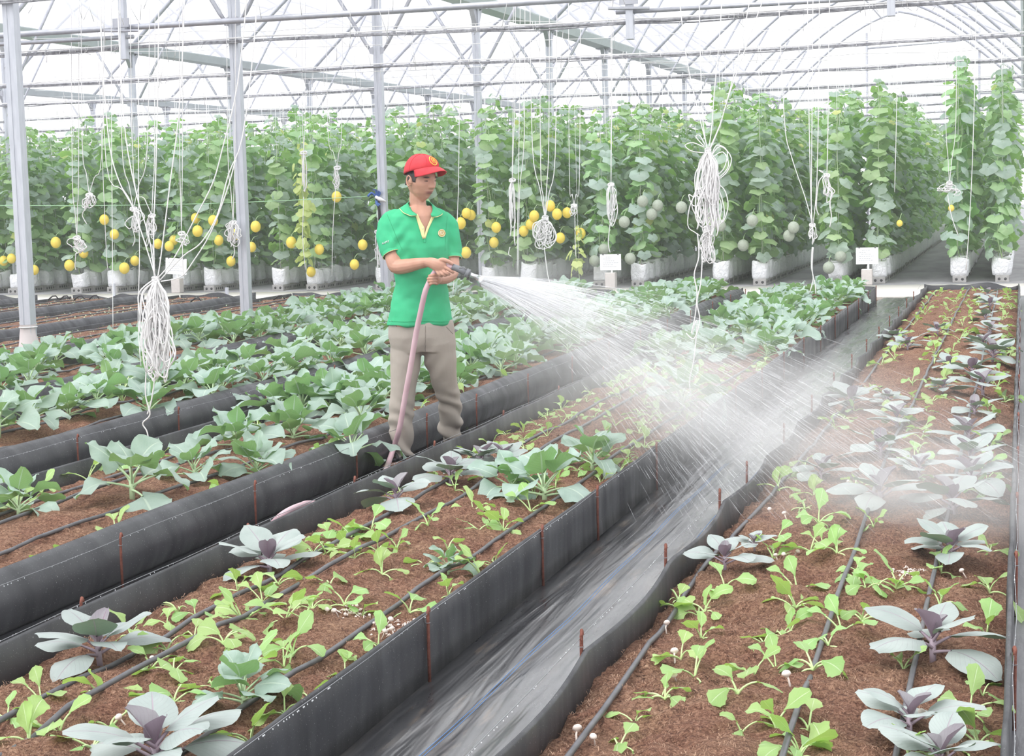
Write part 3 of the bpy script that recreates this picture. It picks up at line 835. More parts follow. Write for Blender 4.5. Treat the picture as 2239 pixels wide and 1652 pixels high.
def put_mus(x, y, s=1.0, b=None, label=None):
    b = b or bed_of(x)
    mus_pts.append((x, y))
    t = (x - BEDS[b][0]) / (BEDS[b][1] - BEDS[b][0]); q = min(3, int(t * 4))
    zone = 'near the camera' if y < 6.2 else ('level with the spray' if y < 9.5 else ('past the spray' if y < 15 else 'towards the walkway'))
    base = 'mustard seedling %s, %s' % (ROWN[b][q], zone)
    n = uniq(base)
    i = R.randrange(9)
    return place(MUS, MUSU, i, (x, y, soil_at(b, x, y)), R.uniform(0, 6.28), s, label or '%s %s' % (ordi(n), base), 'seedling', 'mustard seedlings in the beds')

# red cabbages, measured on the photo (pixel of the stem foot, size)
for (px, py, s, rz, lab) in [
    (1585, 1240, .85, 0.4, 'small red cabbage by the curving hose of the camera-side bed'),
    (2040, 1425, 1.25, .2, 'large red cabbage with broad veined leaves, low beside the frame-edge hose'),
    (1990, 1590, .95, 1.5, 'red cabbage with pointed leaves, next before the large broad-leaved one'),
    (2060, 1672, .9, 2.0, 'red cabbage cut off by the bottom frame edge'),
    (1925, 1105, 1.3, 3.0, None), (2085, 1110, 1.3, 5.0, None), (2080, 1215, 1.0, 1.0, None), (1925, 1000, 1.15, 4.0, None),
    (1862, 893, 1.15, .5, None), (1962, 935, 1.15, 2.2, None), (2118, 960, 1.25, 3.3, None), (2120, 1010, 1.05, 5.2, None), (2062, 855, .7, 1.1, None), (1795, 1040, .95, 2.7, None),
    (1940, 880, .7, 2.7, None), (2150, 862, 1.35, 2.2, None), (2125, 825, 1.25, .3, None), (2170, 790, 1.3, 4.0, None), (2150, 760, 1.25, 5.0, None), (2165, 730, 1.05, 2.5, None), (2155, 700, 1.0, 1.5, None), (2165, 675, 1.0, .5, None), (2160, 655, 1.0, 3.5, None),
    (1985, 760, 1.0, 1.0, None), (1960, 742, .9, 4.0, None), (2050, 735, .9, 4.4, None), (2130, 900, 1.0, 3.9, None), (2125, 1060, 1.1, 3.9, None), (2010, 1040, .9, 1.9, None), (1650, 1205, .5, 1.9, None), (2075, 812, .8, .2, None)]:
    p = onz(px, py, .15); 
    if not (BEDS['R'][0] < p.x < BEDS['R'][1]): p.x = min(max(p.x, -1.12), -.14)
    put_red(p.x, p.y, s, lab, rz=rz, b='R')
for (px, py, s, rz, lab) in [
    (590, 1238, 1.15, .6, 'large red cabbage under the wall, nearer of the two big ones below the man'),
    (218, 1440, 1.15, 3.3, 'red cabbage with long drooping leaves beside the far hose, low in the frame'),
    (345, 1660, 1.3, 1.6, 'largest red cabbage, at the bottom frame edge between hoses'),
    (868, 1110, 1.1, 1.2, 'red cabbage with a cupped front leaf, just below the pink hose'),
    (985, 1060, 1.1, 2.9, 'red cabbage in the cluster right below the man, nearer plant'),
    (1055, 1020, 1.1, 4.9, 'red cabbage in the cluster right below the man, farther plant'), (1100, 1020, .9, 2.0, 'small red cabbage behind the cluster below the man')]:
    p = onz(px, py, .15); put_red(p.x, p.y, s, lab, rz=rz, b='C')
# green cabbages, measured
for (px, py, s, lab) in [
    (1190, 1085, 1.0, 'big glossy cabbage leaning over the tall wide-path wall'), (1120, 1075, .8, 'cabbage with a bright upright leaf beside the one leaning over the wall'),
    (1325, 1020, .9, 'cabbage with outspread leaves by the wide-path wall under the spray'), (1060, 1240, .42, 'small blue-green cabbage beside the near hose, by the wall'),
    (632, 1545, .62, 'round-leaved young cabbage pressed against the tall wall near the camera'), (1545, 890, 1.1, 'cabbage standing in the spray under the hanging twine'),
    ]:
    p = onz(px, py, .15); put_cab(min(p.x, -2.02 if s < .7 else -2.04), p.y, s, lab, b='C')
rc = random.Random(21)
y = 13.6
while y < 22.5:     # far end of the bed before the man: dense cabbages
    for X in (-2.72, -2.36, -2.02):
        if rc.random() < (.75 if y > 14.5 else .5): put_cab(X + rc.uniform(-.06, .06), y + rc.uniform(-.1, .1), rc.uniform(.8, 1.05), b='C')
    y += .40
for (px, py, s, lab) in [
    (290, 1095, 1.12, 'large cabbage with huge rounded leaves, first in the bed behind the man'), (425, 1045, .8, 'cabbage next behind the first large one'), (560, 1030, .9, 'cabbage with a thick pale midrib leaning to the wall'),
    (520, 985, .9, None), (640, 960, 1.0, None), (770, 985, 1.0, None), (40, 1120, .8, 'single cabbage leaf clump at the left frame edge'), (20, 1050, .7, 'cabbage half out of frame beside the second wall'),
    (610, 900, 1.05, None), (790, 930, 1.05, None), (730, 905, 1.05, None)]:
    p = onz(px, py, .15); put_cab(p.x, p.y, s, lab, b='B')
y = 10.2
while y < 22.5:
    for X in (-4.36, -4.0, -3.72):
        if rc.random() < .80: put_cab(X + rc.uniform(-.06, .06), y + rc.uniform(-.1, .1), rc.uniform(.85, 1.1), b='B')
    y += .42
y = 8.9
while y < 22.5:
    for X in (-6.1, -5.75, -5.42):
        if rc.random() < (.72 if y > 10 else .6): put_cab(X + rc.uniform(-.07, .07), y + rc.uniform(-.1, .1), rc.uniform(.85, 1.15), b='A')
    y += .43
y = 10.6
while y < 22.5:
    for X in (-7.85, -7.48, -7.12):
        if rc.random() < (.74 if y > 13 else .6): put_cab(X + rc.uniform(-.07, .07), y + rc.uniform(-.1, .1), rc.uniform(.9, 1.2), b='Z')
    y += .45

# mustard seedlings measured near the camera
MC = [(287,1379),(364,1348),(427,1340),(531,1359),(424,1383),(364,1419),(490,1432),(380,1482),(542,1471),(90,1520),(16,1561),(63,1627),(222,1528),(238,1578),(202,1630),(380,1542),(561,1597),(520,1296),
 (718,1166),(740,1163),(767,1169),(813,1161),(868,1196),(936,1163),(756,1191),(685,1212),(712,1210),(775,1226),(827,1207),(930,1226),(979,1202),(1047,1155),(1034,1117),(1072,1136),(721,1289),(835,1253),(609,1289),(574,1319),(682,1330),(753,1321),(789,1327),(895,1324),(996,1289),(527,1354),(625,1362),(666,1362),(557,1395),(620,1436),(640,1430),(800,1428),(838,1398),(753,1438),(690,1505),(655,1545),(1085,1240),(1080,1215),(470,1500),(130,1600),(330,1455),(1100,1150),(1160,1105)]
MR = [(1541,1318),(1585,1279),(1527,1309),(1533,1389),(1489,1432),(1670,1405),(1650,1479),(1697,1460),(1612,1534),(1445,1504),(1519,1468),(1454,1520),(1352,1602),(1388,1556),(1620,1594),(1697,1591),(1746,1627),(1711,1391),(1738,1329),
 (1743,1279),(1740,1328),(1727,1375),(1841,1375),(1874,1255),(1877,1279),(1893,1301),(1913,1298),(1885,1356),(1811,1416),(1778,1479),(1768,1583),(1746,1638),(2058,1230),(2055,1315),(2164,1260),(2161,1350),(2121,1528),(2159,1591),(1986,1638),(2129,1627),(1976,1446),(1773,1216),(1480,1300),
 (1700,1180),(1690,1210),(1790,1150),(1800,1195),(1760,1110),(1830,1225),(1910,1160),(1960,1290),(1700,1060),(1780,1075),(2165,1180),(1870,1060),(2195,1480)]
for (px, py) in MC:
    p = onz(px, py, .15)
    put_mus(min(max(p.x, -2.86), -1.90), p.y, R.uniform(1.0, 1.35), 'C')
for (px, py) in MR:
    p = onz(px, py, .15)
    put_mus(min(max(p.x, -1.14), -.10), p.y, R.uniform(1.0, 1.35), 'R')
rm = random.Random(5)
y = 7.4
while y < 14:     # dense rows farther up the bed before the man
    for X in (-2.80, -2.66, -2.50, -2.28, -2.10, -1.93):
        if rm.random() < (.62 if X != -2.28 else .4): put_mus(X + rm.uniform(-.04, .04), y + rm.uniform(-.06, .06), rm.uniform(.85, 1.2), 'C')
    y += .24
y = 8.0
while y < 22.8:
    for X in (-1.0, -.68, -.5, -.14):
        if rm.random() < .62: put_mus(X + rm.uniform(-.05, .05), y + rm.uniform(-.07, .07), rm.uniform(.95, 1.4), 'R')
    y += .34
y = 5.0
while y < 13:
    for X in ((-3.62, -4.5) if y > 6.2 else (-3.62, -3.72, -3.85)):
        if rm.random() < .55: put_mus(X + rm.uniform(-.05, .05), y + rm.uniform(-.07, .07), rm.uniform(1.0, 1.6), 'B')
    y += .26
# tiny sprouts in the far brown beds: uncountable
for b in 'XWVY':
    x0, x1 = BEDS[b]; mb = MB(); rr = random.Random(ord(b))
    for _ in range(2600):
        y = rr.uniform(START[b], 22.6); x = x0 + .06 + rr.random() * 1.03
        if rr.random() < .2: continue
        z = soil_at(b, x, y) + .008; a = rr.uniform(0, 6.28); q = rr.uniform(.008, .02)
        d = Vector((math.cos(a), math.sin(a), rr.uniform(0, .8))) * q; s_ = Vector((-math.sin(a), math.cos(a), .2)) * q * .5
        c = Vector((x, y, z)); mb.add([c, c + d * .5 + s_, c + d, c + d * .5 - s_], [(0, 1, 2, 3)], [(0, .5), (.5, 1), (1, .5), (.5, 0)])
    o = mb.build('sprouts', M['petiole']); tag(o, 'scattering of tiny pale sprouts in ' + {'X': 'the second brown bed beyond the posts', 'W': 'the third brown bed beyond the posts', 'V': 'the most distant bed', 'Y': 'the bed just beyond the wrapped post'}[b], 'sprouts', kind='stuff')
# grass weed tufts
def weed(px, py, label, n=9, h=.16, m='petiole_y'):
    p = onz(px, py, .15); b = bed_of(p.x) or 'R'; rr = random.Random(px); mb = MB()
    for i in range(n):
        a = rr.uniform(0, 6.28); e = rr.uniform(1.0, 1.5); P = [Vector((0, 0, -.01))]
        for k in range(6):
            P.append(P[-1] + Vector((math.cos(a) * math.cos(e), math.sin(a) * math.cos(e), math.sin(e))) * h / 6); e -= rr.uniform(.1, .55)
        mb.tube(P, [(.0035, .001)] * 6 + [(.0008, .0005)], 5)
    o = mb.build('weed_tuft', M[m]); o.location = (p.x, p.y, soil_at(b, p.x, p.y)); tag(o, label, 'weed')
weed(268, 885, 'tuft of grass weeds between cabbages of the second bed', 12, .30)
weed(1485, 1285, 'thin yellowish weed at the low wall beside the curving hose', 4, .10)
weed(390, 1330, 'fine grass weed near the wall before the man\'s bed', 6, .08)

# little mushrooms on the soil
def mushroom(px, py, s, i):
    p = onz(px, py, .15); b = bed_of(p.x)
    if b not in ('R', 'C'): return
    rr = random.Random(i * 7 + 1); mb = MB(); t = rr.uniform(-.6, .6)
    mb.tube([(0, 0, -.004), (.004 * t, 0, .012), (.012 * t, .002, .022)], [.0022, .0018, .0018], 6)
    cp = MB(); cp.sphere((.013 * t, .002, .022), (.0085, .0085, .0075), 10, 6, fn=lambda d: 1.0 if d.z > -.2 else .75)
    o = mb.build('mushroom', M['mushroom']); c = cp.build('cap', M['mushroom'], o)
    o.location = (p.x, p.y, soil_at(b, p.x, p.y)); o.scale = (s, s, s); o.rotation_euler = (rr.uniform(-.5, .5), rr.uniform(-.5, .5), rr.uniform(0, 6))
    tag(o, 'tiny pale mushroom, %s of those scattered %s' % (ordi(i), 'on the camera-side bed' if b == 'R' else 'before the tall wall'), 'mushroom', 'tiny mushrooms on the soil')
for i, (px, py, s) in enumerate([(1260,1585,1.6),(1475,1435,1.5),(1456,1355,1.3),(1700,1220,1.1),(1715,1222,1.0),(1735,1215,1.1),(1728,1515,1.6),(1995,1568,1.4),(2075,1628,1.7),(2112,1240,1.2),(1680,1098,1.2),(1720,1130,1.3),(1640,1170,1.2),
     (2065,960,1.1),(1860,1060,1.1),(1300,1600,1.2),(1478,1480,1.2),(830,1365,1.2),(845,1358,1.2),(860,1370,1.2),(835,1378,1.1),(960,1352,1.1),(925,1375,1.2),(905,1360,1.0),(740,1345,1.2),(715,1350,1.0),(330,1452,1.2),(275,1585,1.3),(1415,935,1.2)]):
    mushroom(px, py, s, i + 1)
# pale clumps of cast mushrooms lying on the soil
for (px, py, wx, lab) in ((1985, 1243, .05, 'pale heap of wilted mushroom stems between the hoses'), (850, 1362, .055, 'pale crumbly clump on the soil near the tall wall'), (905, 1352, .035, 'second pale crumbly clump, against the tall wall'), (770, 1330, .04, 'small pale crumbly clump near the middle strip')):
    p = onz(px, py, .15); b = bed_of(p.x); rr = random.Random(px); mb = MB()
    for i in range(46):
        x = rr.gauss(0, wx * .6); y_ = rr.gauss(0, wx); z = soil_at(b, p.x + x, p.y + y_) - soil_at(b, p.x, p.y)
        if rr.random() < .5: mb.sphere((x, y_, z + .003), rr.uniform(.003, .007), 6, 4)
        else:
            a = rr.uniform(0, 6.28); mb.tube([(x, y_, z + .002), (x + .01 * math.cos(a), y_ + .01 * math.sin(a), z + .008), (x + .022 * math.cos(a + .5), y_ + .022 * math.sin(a + .5), z + .003)], .0016, 4)
    o = mb.build('mushroom_litter', M['mushroom']); o.location = (p.x, p.y, soil_at(b, p.x, p.y)); tag(o, lab, 'mushroom litter', kind='stuff')

# ================================================================== MELON ROWS
def melon_leaf(mb, base, yaw, pitch, w_, seed):
    """heart-shaped, shallow-lobed blade: disc around its petiole point, tilted by pitch, facing yaw"""
    r = random.Random(seed); na = 14; rows = [[], [], []]; uv = [[], [], []]
    fx = Vector((math.cos(yaw), math.sin(yaw), 0)); tilt = pitch
    nrm = fx * math.cos(tilt) + Vector((0, 0, 1)) * math.sin(tilt)      # leaf faces outwards and up
    dn = fx * math.sin(tilt) - Vector((0, 0, 1)) * math.cos(tilt)       # direction of the tip
    sd = fx.cross(Vector((0, 0, 1)))
    ph = r.uniform(0, 6); dr = r.uniform(.12, .4)
    for k in range(na + 1):
        a = -PI + 2 * PI * k / na
        rad = (1.0 + 0.10 * math.cos(5 * a) + 0.05 * math.sin(9 * a + ph)) * (1 - 0.55 * math.exp(-((abs(a) - PI) / .45) ** 2))
        for i, t in enumerate((0.06, .55, 1.0)):
            q = base + dn * (math.cos(a) * rad * t * w_ * .5 + .14 * w_) + sd * (math.sin(a) * rad * t * w_ * .55)
            q = q - nrm * (dr * w_ * .5 * t * t) + nrm * (.05 * w_ * math.cos(5 * a + ph) * t)
            rows[i].append(q); uv[i].append(((k * 1.0 / na), .5 + .5 * t))
    mb.grid(rows, uv)
def make_vine(seed, H=2.35):
    r = random.Random(seed * 3 + 1); root = empty('melon_vine')
    st = MB(); la = MB(); P = []
    n = int(H / .062); x = y = 0.0
    for i in range(n + 1):
        z = i * .062; P.append((.03 * math.sin(z * 7 + seed), .03 * math.cos(z * 6 + seed), z))
    st.tube(P, .006, 5, caps=False)
    a = r.uniform(0, 6)
    for i in range(2, n + 3):
        ii = min(i, n); z = P[ii][2] + (.05 * (i - n) if i > n else 0)
        for rep in range(2 if (i > 3 and i % 2) else 1):
            a += 2.6 + r.uniform(-.8, .8)
            pl = r.uniform(.07, .19) * (1.0 if z < H - .25 else .55); e = r.uniform(.1, .8)
            tip, _ = stalk(st, (P[ii][0], P[ii][1], z), a, e, pl, .0032, .0022, .5, 2)
            w_ = r.uniform(.14, .235) * (1 if z < H - .3 else .60)
            la.cur = 0 if r.random() < .54 else 1
            if r.random() < .02: la.cur = 2
            melon_leaf(la, tip, a + r.uniform(-.5, .5), r.uniform(.1, 1.2), w_, seed * 100 + i * 2 + rep)
    st.build('stem', M['vine'], root)
    o = la.build('leaves', [M['melon_a'], M['melon_b'], M['melon_y']], root)
    s = MB(); s.tube([(0.02, 0, 0), (0.012, 0.01, H), (0, 0, 3.0)], .003, 4); s.build('support_string', M['rope_thin'], root)
    return root
def make_bag(seed):
    r = random.Random(seed); root = empty('grow_bag')
    mb = MB(); rows = []; n = 20
    for j, z in enumerate((0, .012, .06, .13, .2, .25, .27, .262, .235)):
        rad = [.115, .13, .135, .138, .136, .132, .128, .118, .112][j]
        row = []
        for k in range(n):
            a = 2 * PI * k / n
            rr = rad * (1 + .09 * noise.noise(Vector((math.cos(a) * 2, math.sin(a) * 2, z * 9 + seed * 3)))) * (1.0 + .10 * math.cos(4 * a + PI))
            zz = z + (.018 * math.sin(a * 2 + seed) + .018 * noise.noise(Vector((math.cos(a) * 3, math.sin(a) * 3, seed)))) * (j > 4)
            row.append((rr * math.cos(a), rr * math.sin(a), zz))
        rows.append(row)
    mb.grid(rows, closed=True); mb.f.append(tuple(reversed(range(n)))); mb.mi.append(0)
    mb.build('bag', M['bag'], root)
    s = MB(); s.sphere((0, 0, .225), (.116, .116, .02), 12, 6); s.build('potting_mix', M['soil'], root)
    return root
def make_block(seed):
    root = empty('concrete_block'); mb = MB(); mb.box(-.10, .10, -.19, .19, 0, .10); bev(mb.build('body', M['block'], root, smooth=False), .006)
    mb = MB()
    for k in (-.11, -.035, .045, .12):
        for s_ in (-.101, .101):
            mb.tube([(s_, k, .05), (s_ * .96, k, .05)], .022, 10)
    for k in (-.045, .045):
        mb.tube([(k, -.191, .05), (k, -.185, .05)], .022, 10)
    mb.build('hollow', M['hole'], root)
    return root
VIN = [reg(make_vine(i, H)) for i, H in enumerate((2.3, 2.4, 2.25, 2.45, 2.35, 2.2, 2.5))]; VU = [False] * 7
BAG = [reg(make_bag(i)) for i in range(4)]; BU = [False] * 4
BLK = [reg(make_block(0))]; KU = [False]
ROWS = []   # (X, first Y, last Y of individuals, description)
cents = [-.60, -2.40, -4.20, -6.10, -7.95, -9.80, -11.65, -13.5, -15.35, -17.2, -19.0, -20.9]
rdesc = ['row at the frame edge', 'row left of the open aisle', 'tall row behind the twine hank', 'row with the netted melons', 'row behind the walkway post',
         'row right behind the man', 'row left of the man', 'row behind the second post', 'row behind the string fan', 'row beyond the first post', 'row at the left frame edge', 'outermost row']
lab_v = '%s leafy melon vine of the %s side of the %s'
rv = random.Random(77)
def put_vine(X, Y, z0, desc, side, k, dens=1.0):
    i = rv.randrange(7)
    s = rv.uniform(.95, 1.08)
    o = VIN[i] if not VU[i] else copy_tree(VIN[i]); VU[i] = True
    hs = {'row at the frame edge': 1.10, 'tall row behind the twine hank': 1.0}.get(desc, 1.0)
    if k <= 2 and X > -5: hs *= 1.04
    o.location = (X + rv.uniform(-.03, .03), Y, z0); o.rotation_euler = (0, 0, rv.uniform(0, 6.28)); o.scale = (1.3, 1.3, s * hs)
    tag(o, '%s melon vine back, %s side of the %s' % (ordi(k + 1), side, desc), 'melon vine', 'melon vines trained up strings')
    i = rv.randrange(4); b = BAG[i] if not BU[i] else copy_tree(BAG[i]); BU[i] = True
    b.location = (X, Y, .10); b.rotation_euler = (0, 0, rv.uniform(0, 6.28)); q = rv.uniform(.95, 1.1); b.scale = (q * rv.uniform(.92, 1.12), q, rv.uniform(.88, 1.12)); b.rotation_euler = (rv.uniform(-.07, .07), rv.uniform(-.07, .07), rv.choice((0, 1.57, 3.14)) + rv.uniform(-.3, .3))
    tag(b, '%s white grow bag back, %s side of the %s' % (ordi(k + 1), side, desc), 'grow bag', 'white grow bags under the vines')
    c = BLK[0] if not KU[0] else copy_tree(BLK[0]); KU[0] = True
    c.location = (X + rv.uniform(-.01, .01), Y, .004)
    tag(c, '%s concrete block back, %s side of the %s' % (ordi(k + 1), side, desc), 'concrete block', 'hollow concrete blocks under the grow bags')
nv = 0
far = []
for ci, c in enumerate(cents):
    for side, X in (('aisle', c + .31), ('far', c - .31)):
        if ci == 0 and side == 'far': n_ = 12
        elif ci == 0: n_ = 22
        elif ci == 1 and side == 'aisle': n_ = 34
        elif ci == 2 and side == 'aisle': n_ = 26
        elif ci == 3 and side == 'aisle': n_ = 18
        elif ci == 4 and side == 'aisle': n_ = 14
        elif ci == 5 and side == 'aisle': n_ = 11
        elif side == 'aisle': n_ = 10
        else: n_ = 8
        if ci >= 6 and side == 'far': n_ = 7
        Y = 27.35 + rv.uniform(-.1, .15); k = 0
        while Y < 63 and k < 96:
            if k < n_: put_vine(X, Y, .33, rdesc[ci], side, k)
            elif (ci <= 1 and side == 'aisle') or (ci == 0) or k < n_ + (7 if ci > 1 else 2): far.append((X, Y))
            Y += .43 + rv.uniform(-.04, .04); k += 1
# the far remainder of the long rows: one mass
def mass(protos, pts, name, label, z0, jit=True, only=None):
    mb = {}
    vs = []; fs = []; mi = []; uvs = []
    rr = random.Random(9); base = 0
    for (X, Y) in pts:
        p = protos[rr.randrange(len(protos))]
        a = rr.uniform(0, 6.28) if jit else 0; ca, sa = math.cos(a), math.sin(a); s = rr.uniform(.95, 1.08)
        for ch in KIDS[p.name]:
            if only and only not in ch.name: continue
            me = ch.data; n = len(me.vertices)
            co = np.empty(n * 3, dtype=np.float32); me.vertices.foreach_get('co', co); co = co.reshape(-1, 3)
            out = np.stack([co[:, 0] * ca - co[:, 1] * sa + X, co[:, 0] * sa + co[:, 1] * ca + Y, co[:, 2] * s + z0], 1)
            vs.append(out); m0 = {'stem': 3}.get(ch.name.split('.')[0], None)
            for pl in me.polygons:
                fs.append([base + v for v in pl.vertices]); mi.append(m0 if m0 is not None else pl.material_index)
            base += n
    me = bpy.data.meshes.new(name); me.from_pydata(np.concatenate(vs).tolist(), [], fs)
    me.uv_layers.new(name='UVMap'); me.polygons.foreach_set('material_index', mi); me.shade_smooth()
    o = bpy.data.objects.new(name, me); COL.objects.link(o)
    tag(o, label, name.replace('_', ' '), kind='stuff'); return o
if far:
    o = mass(VIN, far, 'far_melon_vines', 'mass of melon vines standing deeper behind the front ones', .33, only='leaves')
    for m_ in ('melon_a', 'melon_b', 'melon_y'): o.data.materials.append(M[m_])
    o = mass(BAG, far, 'far_grow_bags', 'far white grow bags shrinking away along the open aisle', .10, only='bag'); o.data.materials.append(M['bag'])
    o = mass(BLK, far, 'far_concrete_blocks', 'far concrete blocks under the shrinking grow bags', .004, jit=False, only='body'); o.data.materials.append(M['block'])

# two vines whose leaves have turned yellow
for (px, zt, H_, n_, lab) in ((664, .33, 2.0, 1, 'thin melon vine with pale yellow withering leaves, left of the man'), (1262, .12, .75, 2, 'low yellow-green melon shoots spilling over the bags left of the middle sign')):
    v_ = make_vine(31 + n_, H_); v_.location = (ony(px, 500, 26.85).x, 26.85, zt); v_.scale = (.8, .8, 1)
    for ch in v_.children:
        if ch.name.startswith('leaves'):
            for k_ in range(3): ch.data.materials[k_] = M['melon_y']
            ch.data.polygons.foreach_set('material_index', [0] * len(ch.data.polygons))
    tag(v_, lab, 'melon vine')
# melons on the vines
def melon(px, py, kind, r_=.078, Y=26.98):
    p = ony(px, py, Y); root = empty('yellow_melon' if kind == 'y' else 'netted_melon', p)
    mb = MB(); rr = random.Random(px * 3 + py)
    mb.sphere((0, 0, 0), (r_, r_, r_ * (1.12 if kind == 'y' else 1.04)), 20, 14, fn=lambda d: 1 + .012 * math.cos(10 * math.atan2(d.y, d.x)))
    mb.build('fruit', M['melon_fruit'] if kind == 'y' else M['netmelon'], root)
    st = MB(); st.tube([(0, 0, r_ * 1.02), (.01, .02, r_ + .05), (.02, .09, r_ + .09), (.02, .22, r_ + .10)], .005, 5); st.build('fruit_stalk', M['vine'], root)
    return root
near = [('beyond the first post', 0, 60), ('near the left frame edge', 60, 130), ('below the left twine coils', 130, 330), ('behind the fan of strings', 330, 480), ('beside the second post', 480, 620),
        ('between the second post and the man', 620, 900), ('behind the nozzle', 900, 1100), ('by the middle twine tangle', 1100, 1290), ('by the middle sign', 1290, 1420), ('behind the big twine bundle', 1420, 1700), ('near the right sign', 1700, 2239)]
mc = {}
for (px, py) in [(122,530),(272,586),(505,571),(466,482),(428,477),(432,505),(559,495),(550,540),(637,530),(698,545),(680,594),(793,535),(736,430),(345,533),(370,538),(295,570),(152,580),(75,590),(25,565),(8,570),(183,553),(228,480),(250,512),
     (1019,552),(1030,470),(1085,497),(1145,505),(1168,472),(1203,450),(1240,465),(1225,520),(1270,510),(1020,466),(1080,530),(1218,468),(380,525),(1160,490),(478,525),(775,578),(1007,488),(1967,488),(2080,455),(516,512)]:
    w_ = [n for n, a, b in near if a <= px < b][0]; mc[w_] = mc.get(w_, 0) + 1
    tag(melon(px, py, 'y', (.078 + .012 * ((px * 7) % 5) / 5) if px < 1900 else .045, 26.95 + .045 * ((px * 13) % 7)), 'yellow melon %s, %s counting rightward' % (w_, ordi(mc[w_])), 'melon', 'yellow melons on the vines')
for (px, py) in [(1365,485),(1405,440),(1425,468),(1438,449),(1490,453),(1575,493),(1625,536),(1645,482),(1300,570),(1320,545),(1378,565),(1812,585),(1838,560),(1735,497),(1725,515)]:
    w_ = [n for n, a, b in near if a <= px < b][0]; mc['n' + w_] = mc.get('n' + w_, 0) + 1
    tag(melon(px, py, 'n', .088, 26.95 + .04 * ((px * 13) % 7)), 'grey-green netted melon %s, %s counting rightward' % (w_, ordi(mc['n' + w_])), 'melon', 'netted melons on the vines')

# ================================================================== SIGNS
def sign(px, py, wpx, hpx, label, roll=0.0):
    Y = 26.80; p = ony(px, py, Y); sc = (ony(px + 10, py, Y) - p).length / 10
    w_, h_ = wpx * sc / 2, hpx * sc / 2
    root = empty('paper_sign', (p.x, Y, 0)); tag(root, label, 'sign', 'small paper signs at the ends of the rows')
    z = p.z
    Mx = Matrix.Translation((0, 0, z)) @ Matrix.Rotation(roll, 4, 'Y')
    mb = MB(); mb.box(-w_, w_, -.004, .004, -h_, h_, Mx); mb.build('sheet', M['paper'], root, smooth=False)
    mb = MB(); rr = random.Random(px)
    for k, (a, b) in enumerate(((-.45, .0), (-.7, -.2), (-.55, .15), (-.7, .45), (-.7, .1), (-.75, .4))):
        zz = h_ * (.66 - .24 * k); x = a
        while x < b + .12:      # unreadable words as short strokes
            l_ = rr.uniform(.07, .2); mb.box(x * w_, (x + l_) * w_, -.0055, -.004, zz - .0035, zz + .0035, Mx); x += l_ + .05
    mb.build('print_lines', M['ink'], root, smooth=False)
    mb = MB()
    for s in (-.7, .72): mb.box(s * w_ - .009, s * w_ + .009, -.009, .006, h_ - .012, h_ + .012, Mx)
    mb.build('clip', M['hole'], root, smooth=False)
    mb = MB(); mb.box(-.014 + .015, .014 + .015, .004, .018, .12, z); mb.build('stick', M['paper'], root, smooth=False)
    mb = MB(); mb.box(-.085, .075, -.05, .10, .012, .25); m_ = bpy.data.materials.get('beige_foam') or noisy('beige_foam', (.60, .56, .54), (.68, .64, .62), 30, .9)
    bev(mb.build('base_block', m_, root, smooth=False), .01)
sign(385, 582, 46, 32, 'white paper sign on a stick behind the big fan of strings', roll=.07)
sign(1335, 573, 46, 34, 'white paper sign at the walkway near the middle posts, pale block base')
sign(1896, 559, 49, 37, 'white paper sign at the walkway beside the open aisle')
# short grey pegs at the walkway edge
for i, (px, py0, py1, lab) in enumerate(((497, 660, 628, 'short grey steel peg at the corner of the brown bed'), (250, 652, 620, 'short grey steel peg beyond the first post'), (1283, 668, 640, 'short grey peg under the spray at the bed corner'), (1578, 668, 636, 'short grey peg by the end of the bed behind the man'), (1884, 664, 626, 'short grey peg at the end corner of the bed before the man'))):
    p = onz(px, py0, 0.0); h = (ony(px, py1, p.y).z)
    mb = MB(); mb.box(-.022, .022, -.022, .022, -.02, max(.2, h)); o = mb.build('steel_peg', M['steel'], smooth=False); o.location = (p.x, p.y, 0); tag(o, lab, 'peg')
# little blue hose fittings and black end hoses at the bed ends
for i, (px, py, lab) in enumerate(((2042, 636, 'first'), (2075, 634, 'second'), (2148, 636, 'third'))):
    p = ony(px, py, 23.15); mb = MB(); mb.tube([(-.03, 0, 0), (.03, 0, 0)], .022, 8); mb.tube([(0, 0, 0), (0, -.05, -.05)], .014, 6); o = mb.build('hose_fitting', M['blue_fit']); o.location = p
    tag(o, '%s small blue hose fitting at the end of the camera-side bed' % lab, 'hose fitting')
for i, (px, py) in enumerate(((118, 655), (143, 655), (175, 655), (207, 654), (430, 660), (612, 655), (650, 657))):
    p = onz(px, py, .20); mb = MB(); mb.tube([(-.09, 0, .0), (-.02, 0, .05), (.03, 0, .055), (.07, 0, .01)], .010, 6); o = mb.build('hose_end', M['black']); o.location = p
    tag(o, '%s black hose end looped over the rim by the walkway, counting rightward' % ordi(i + 1), 'hose end', 'black hose ends at the bed ends')

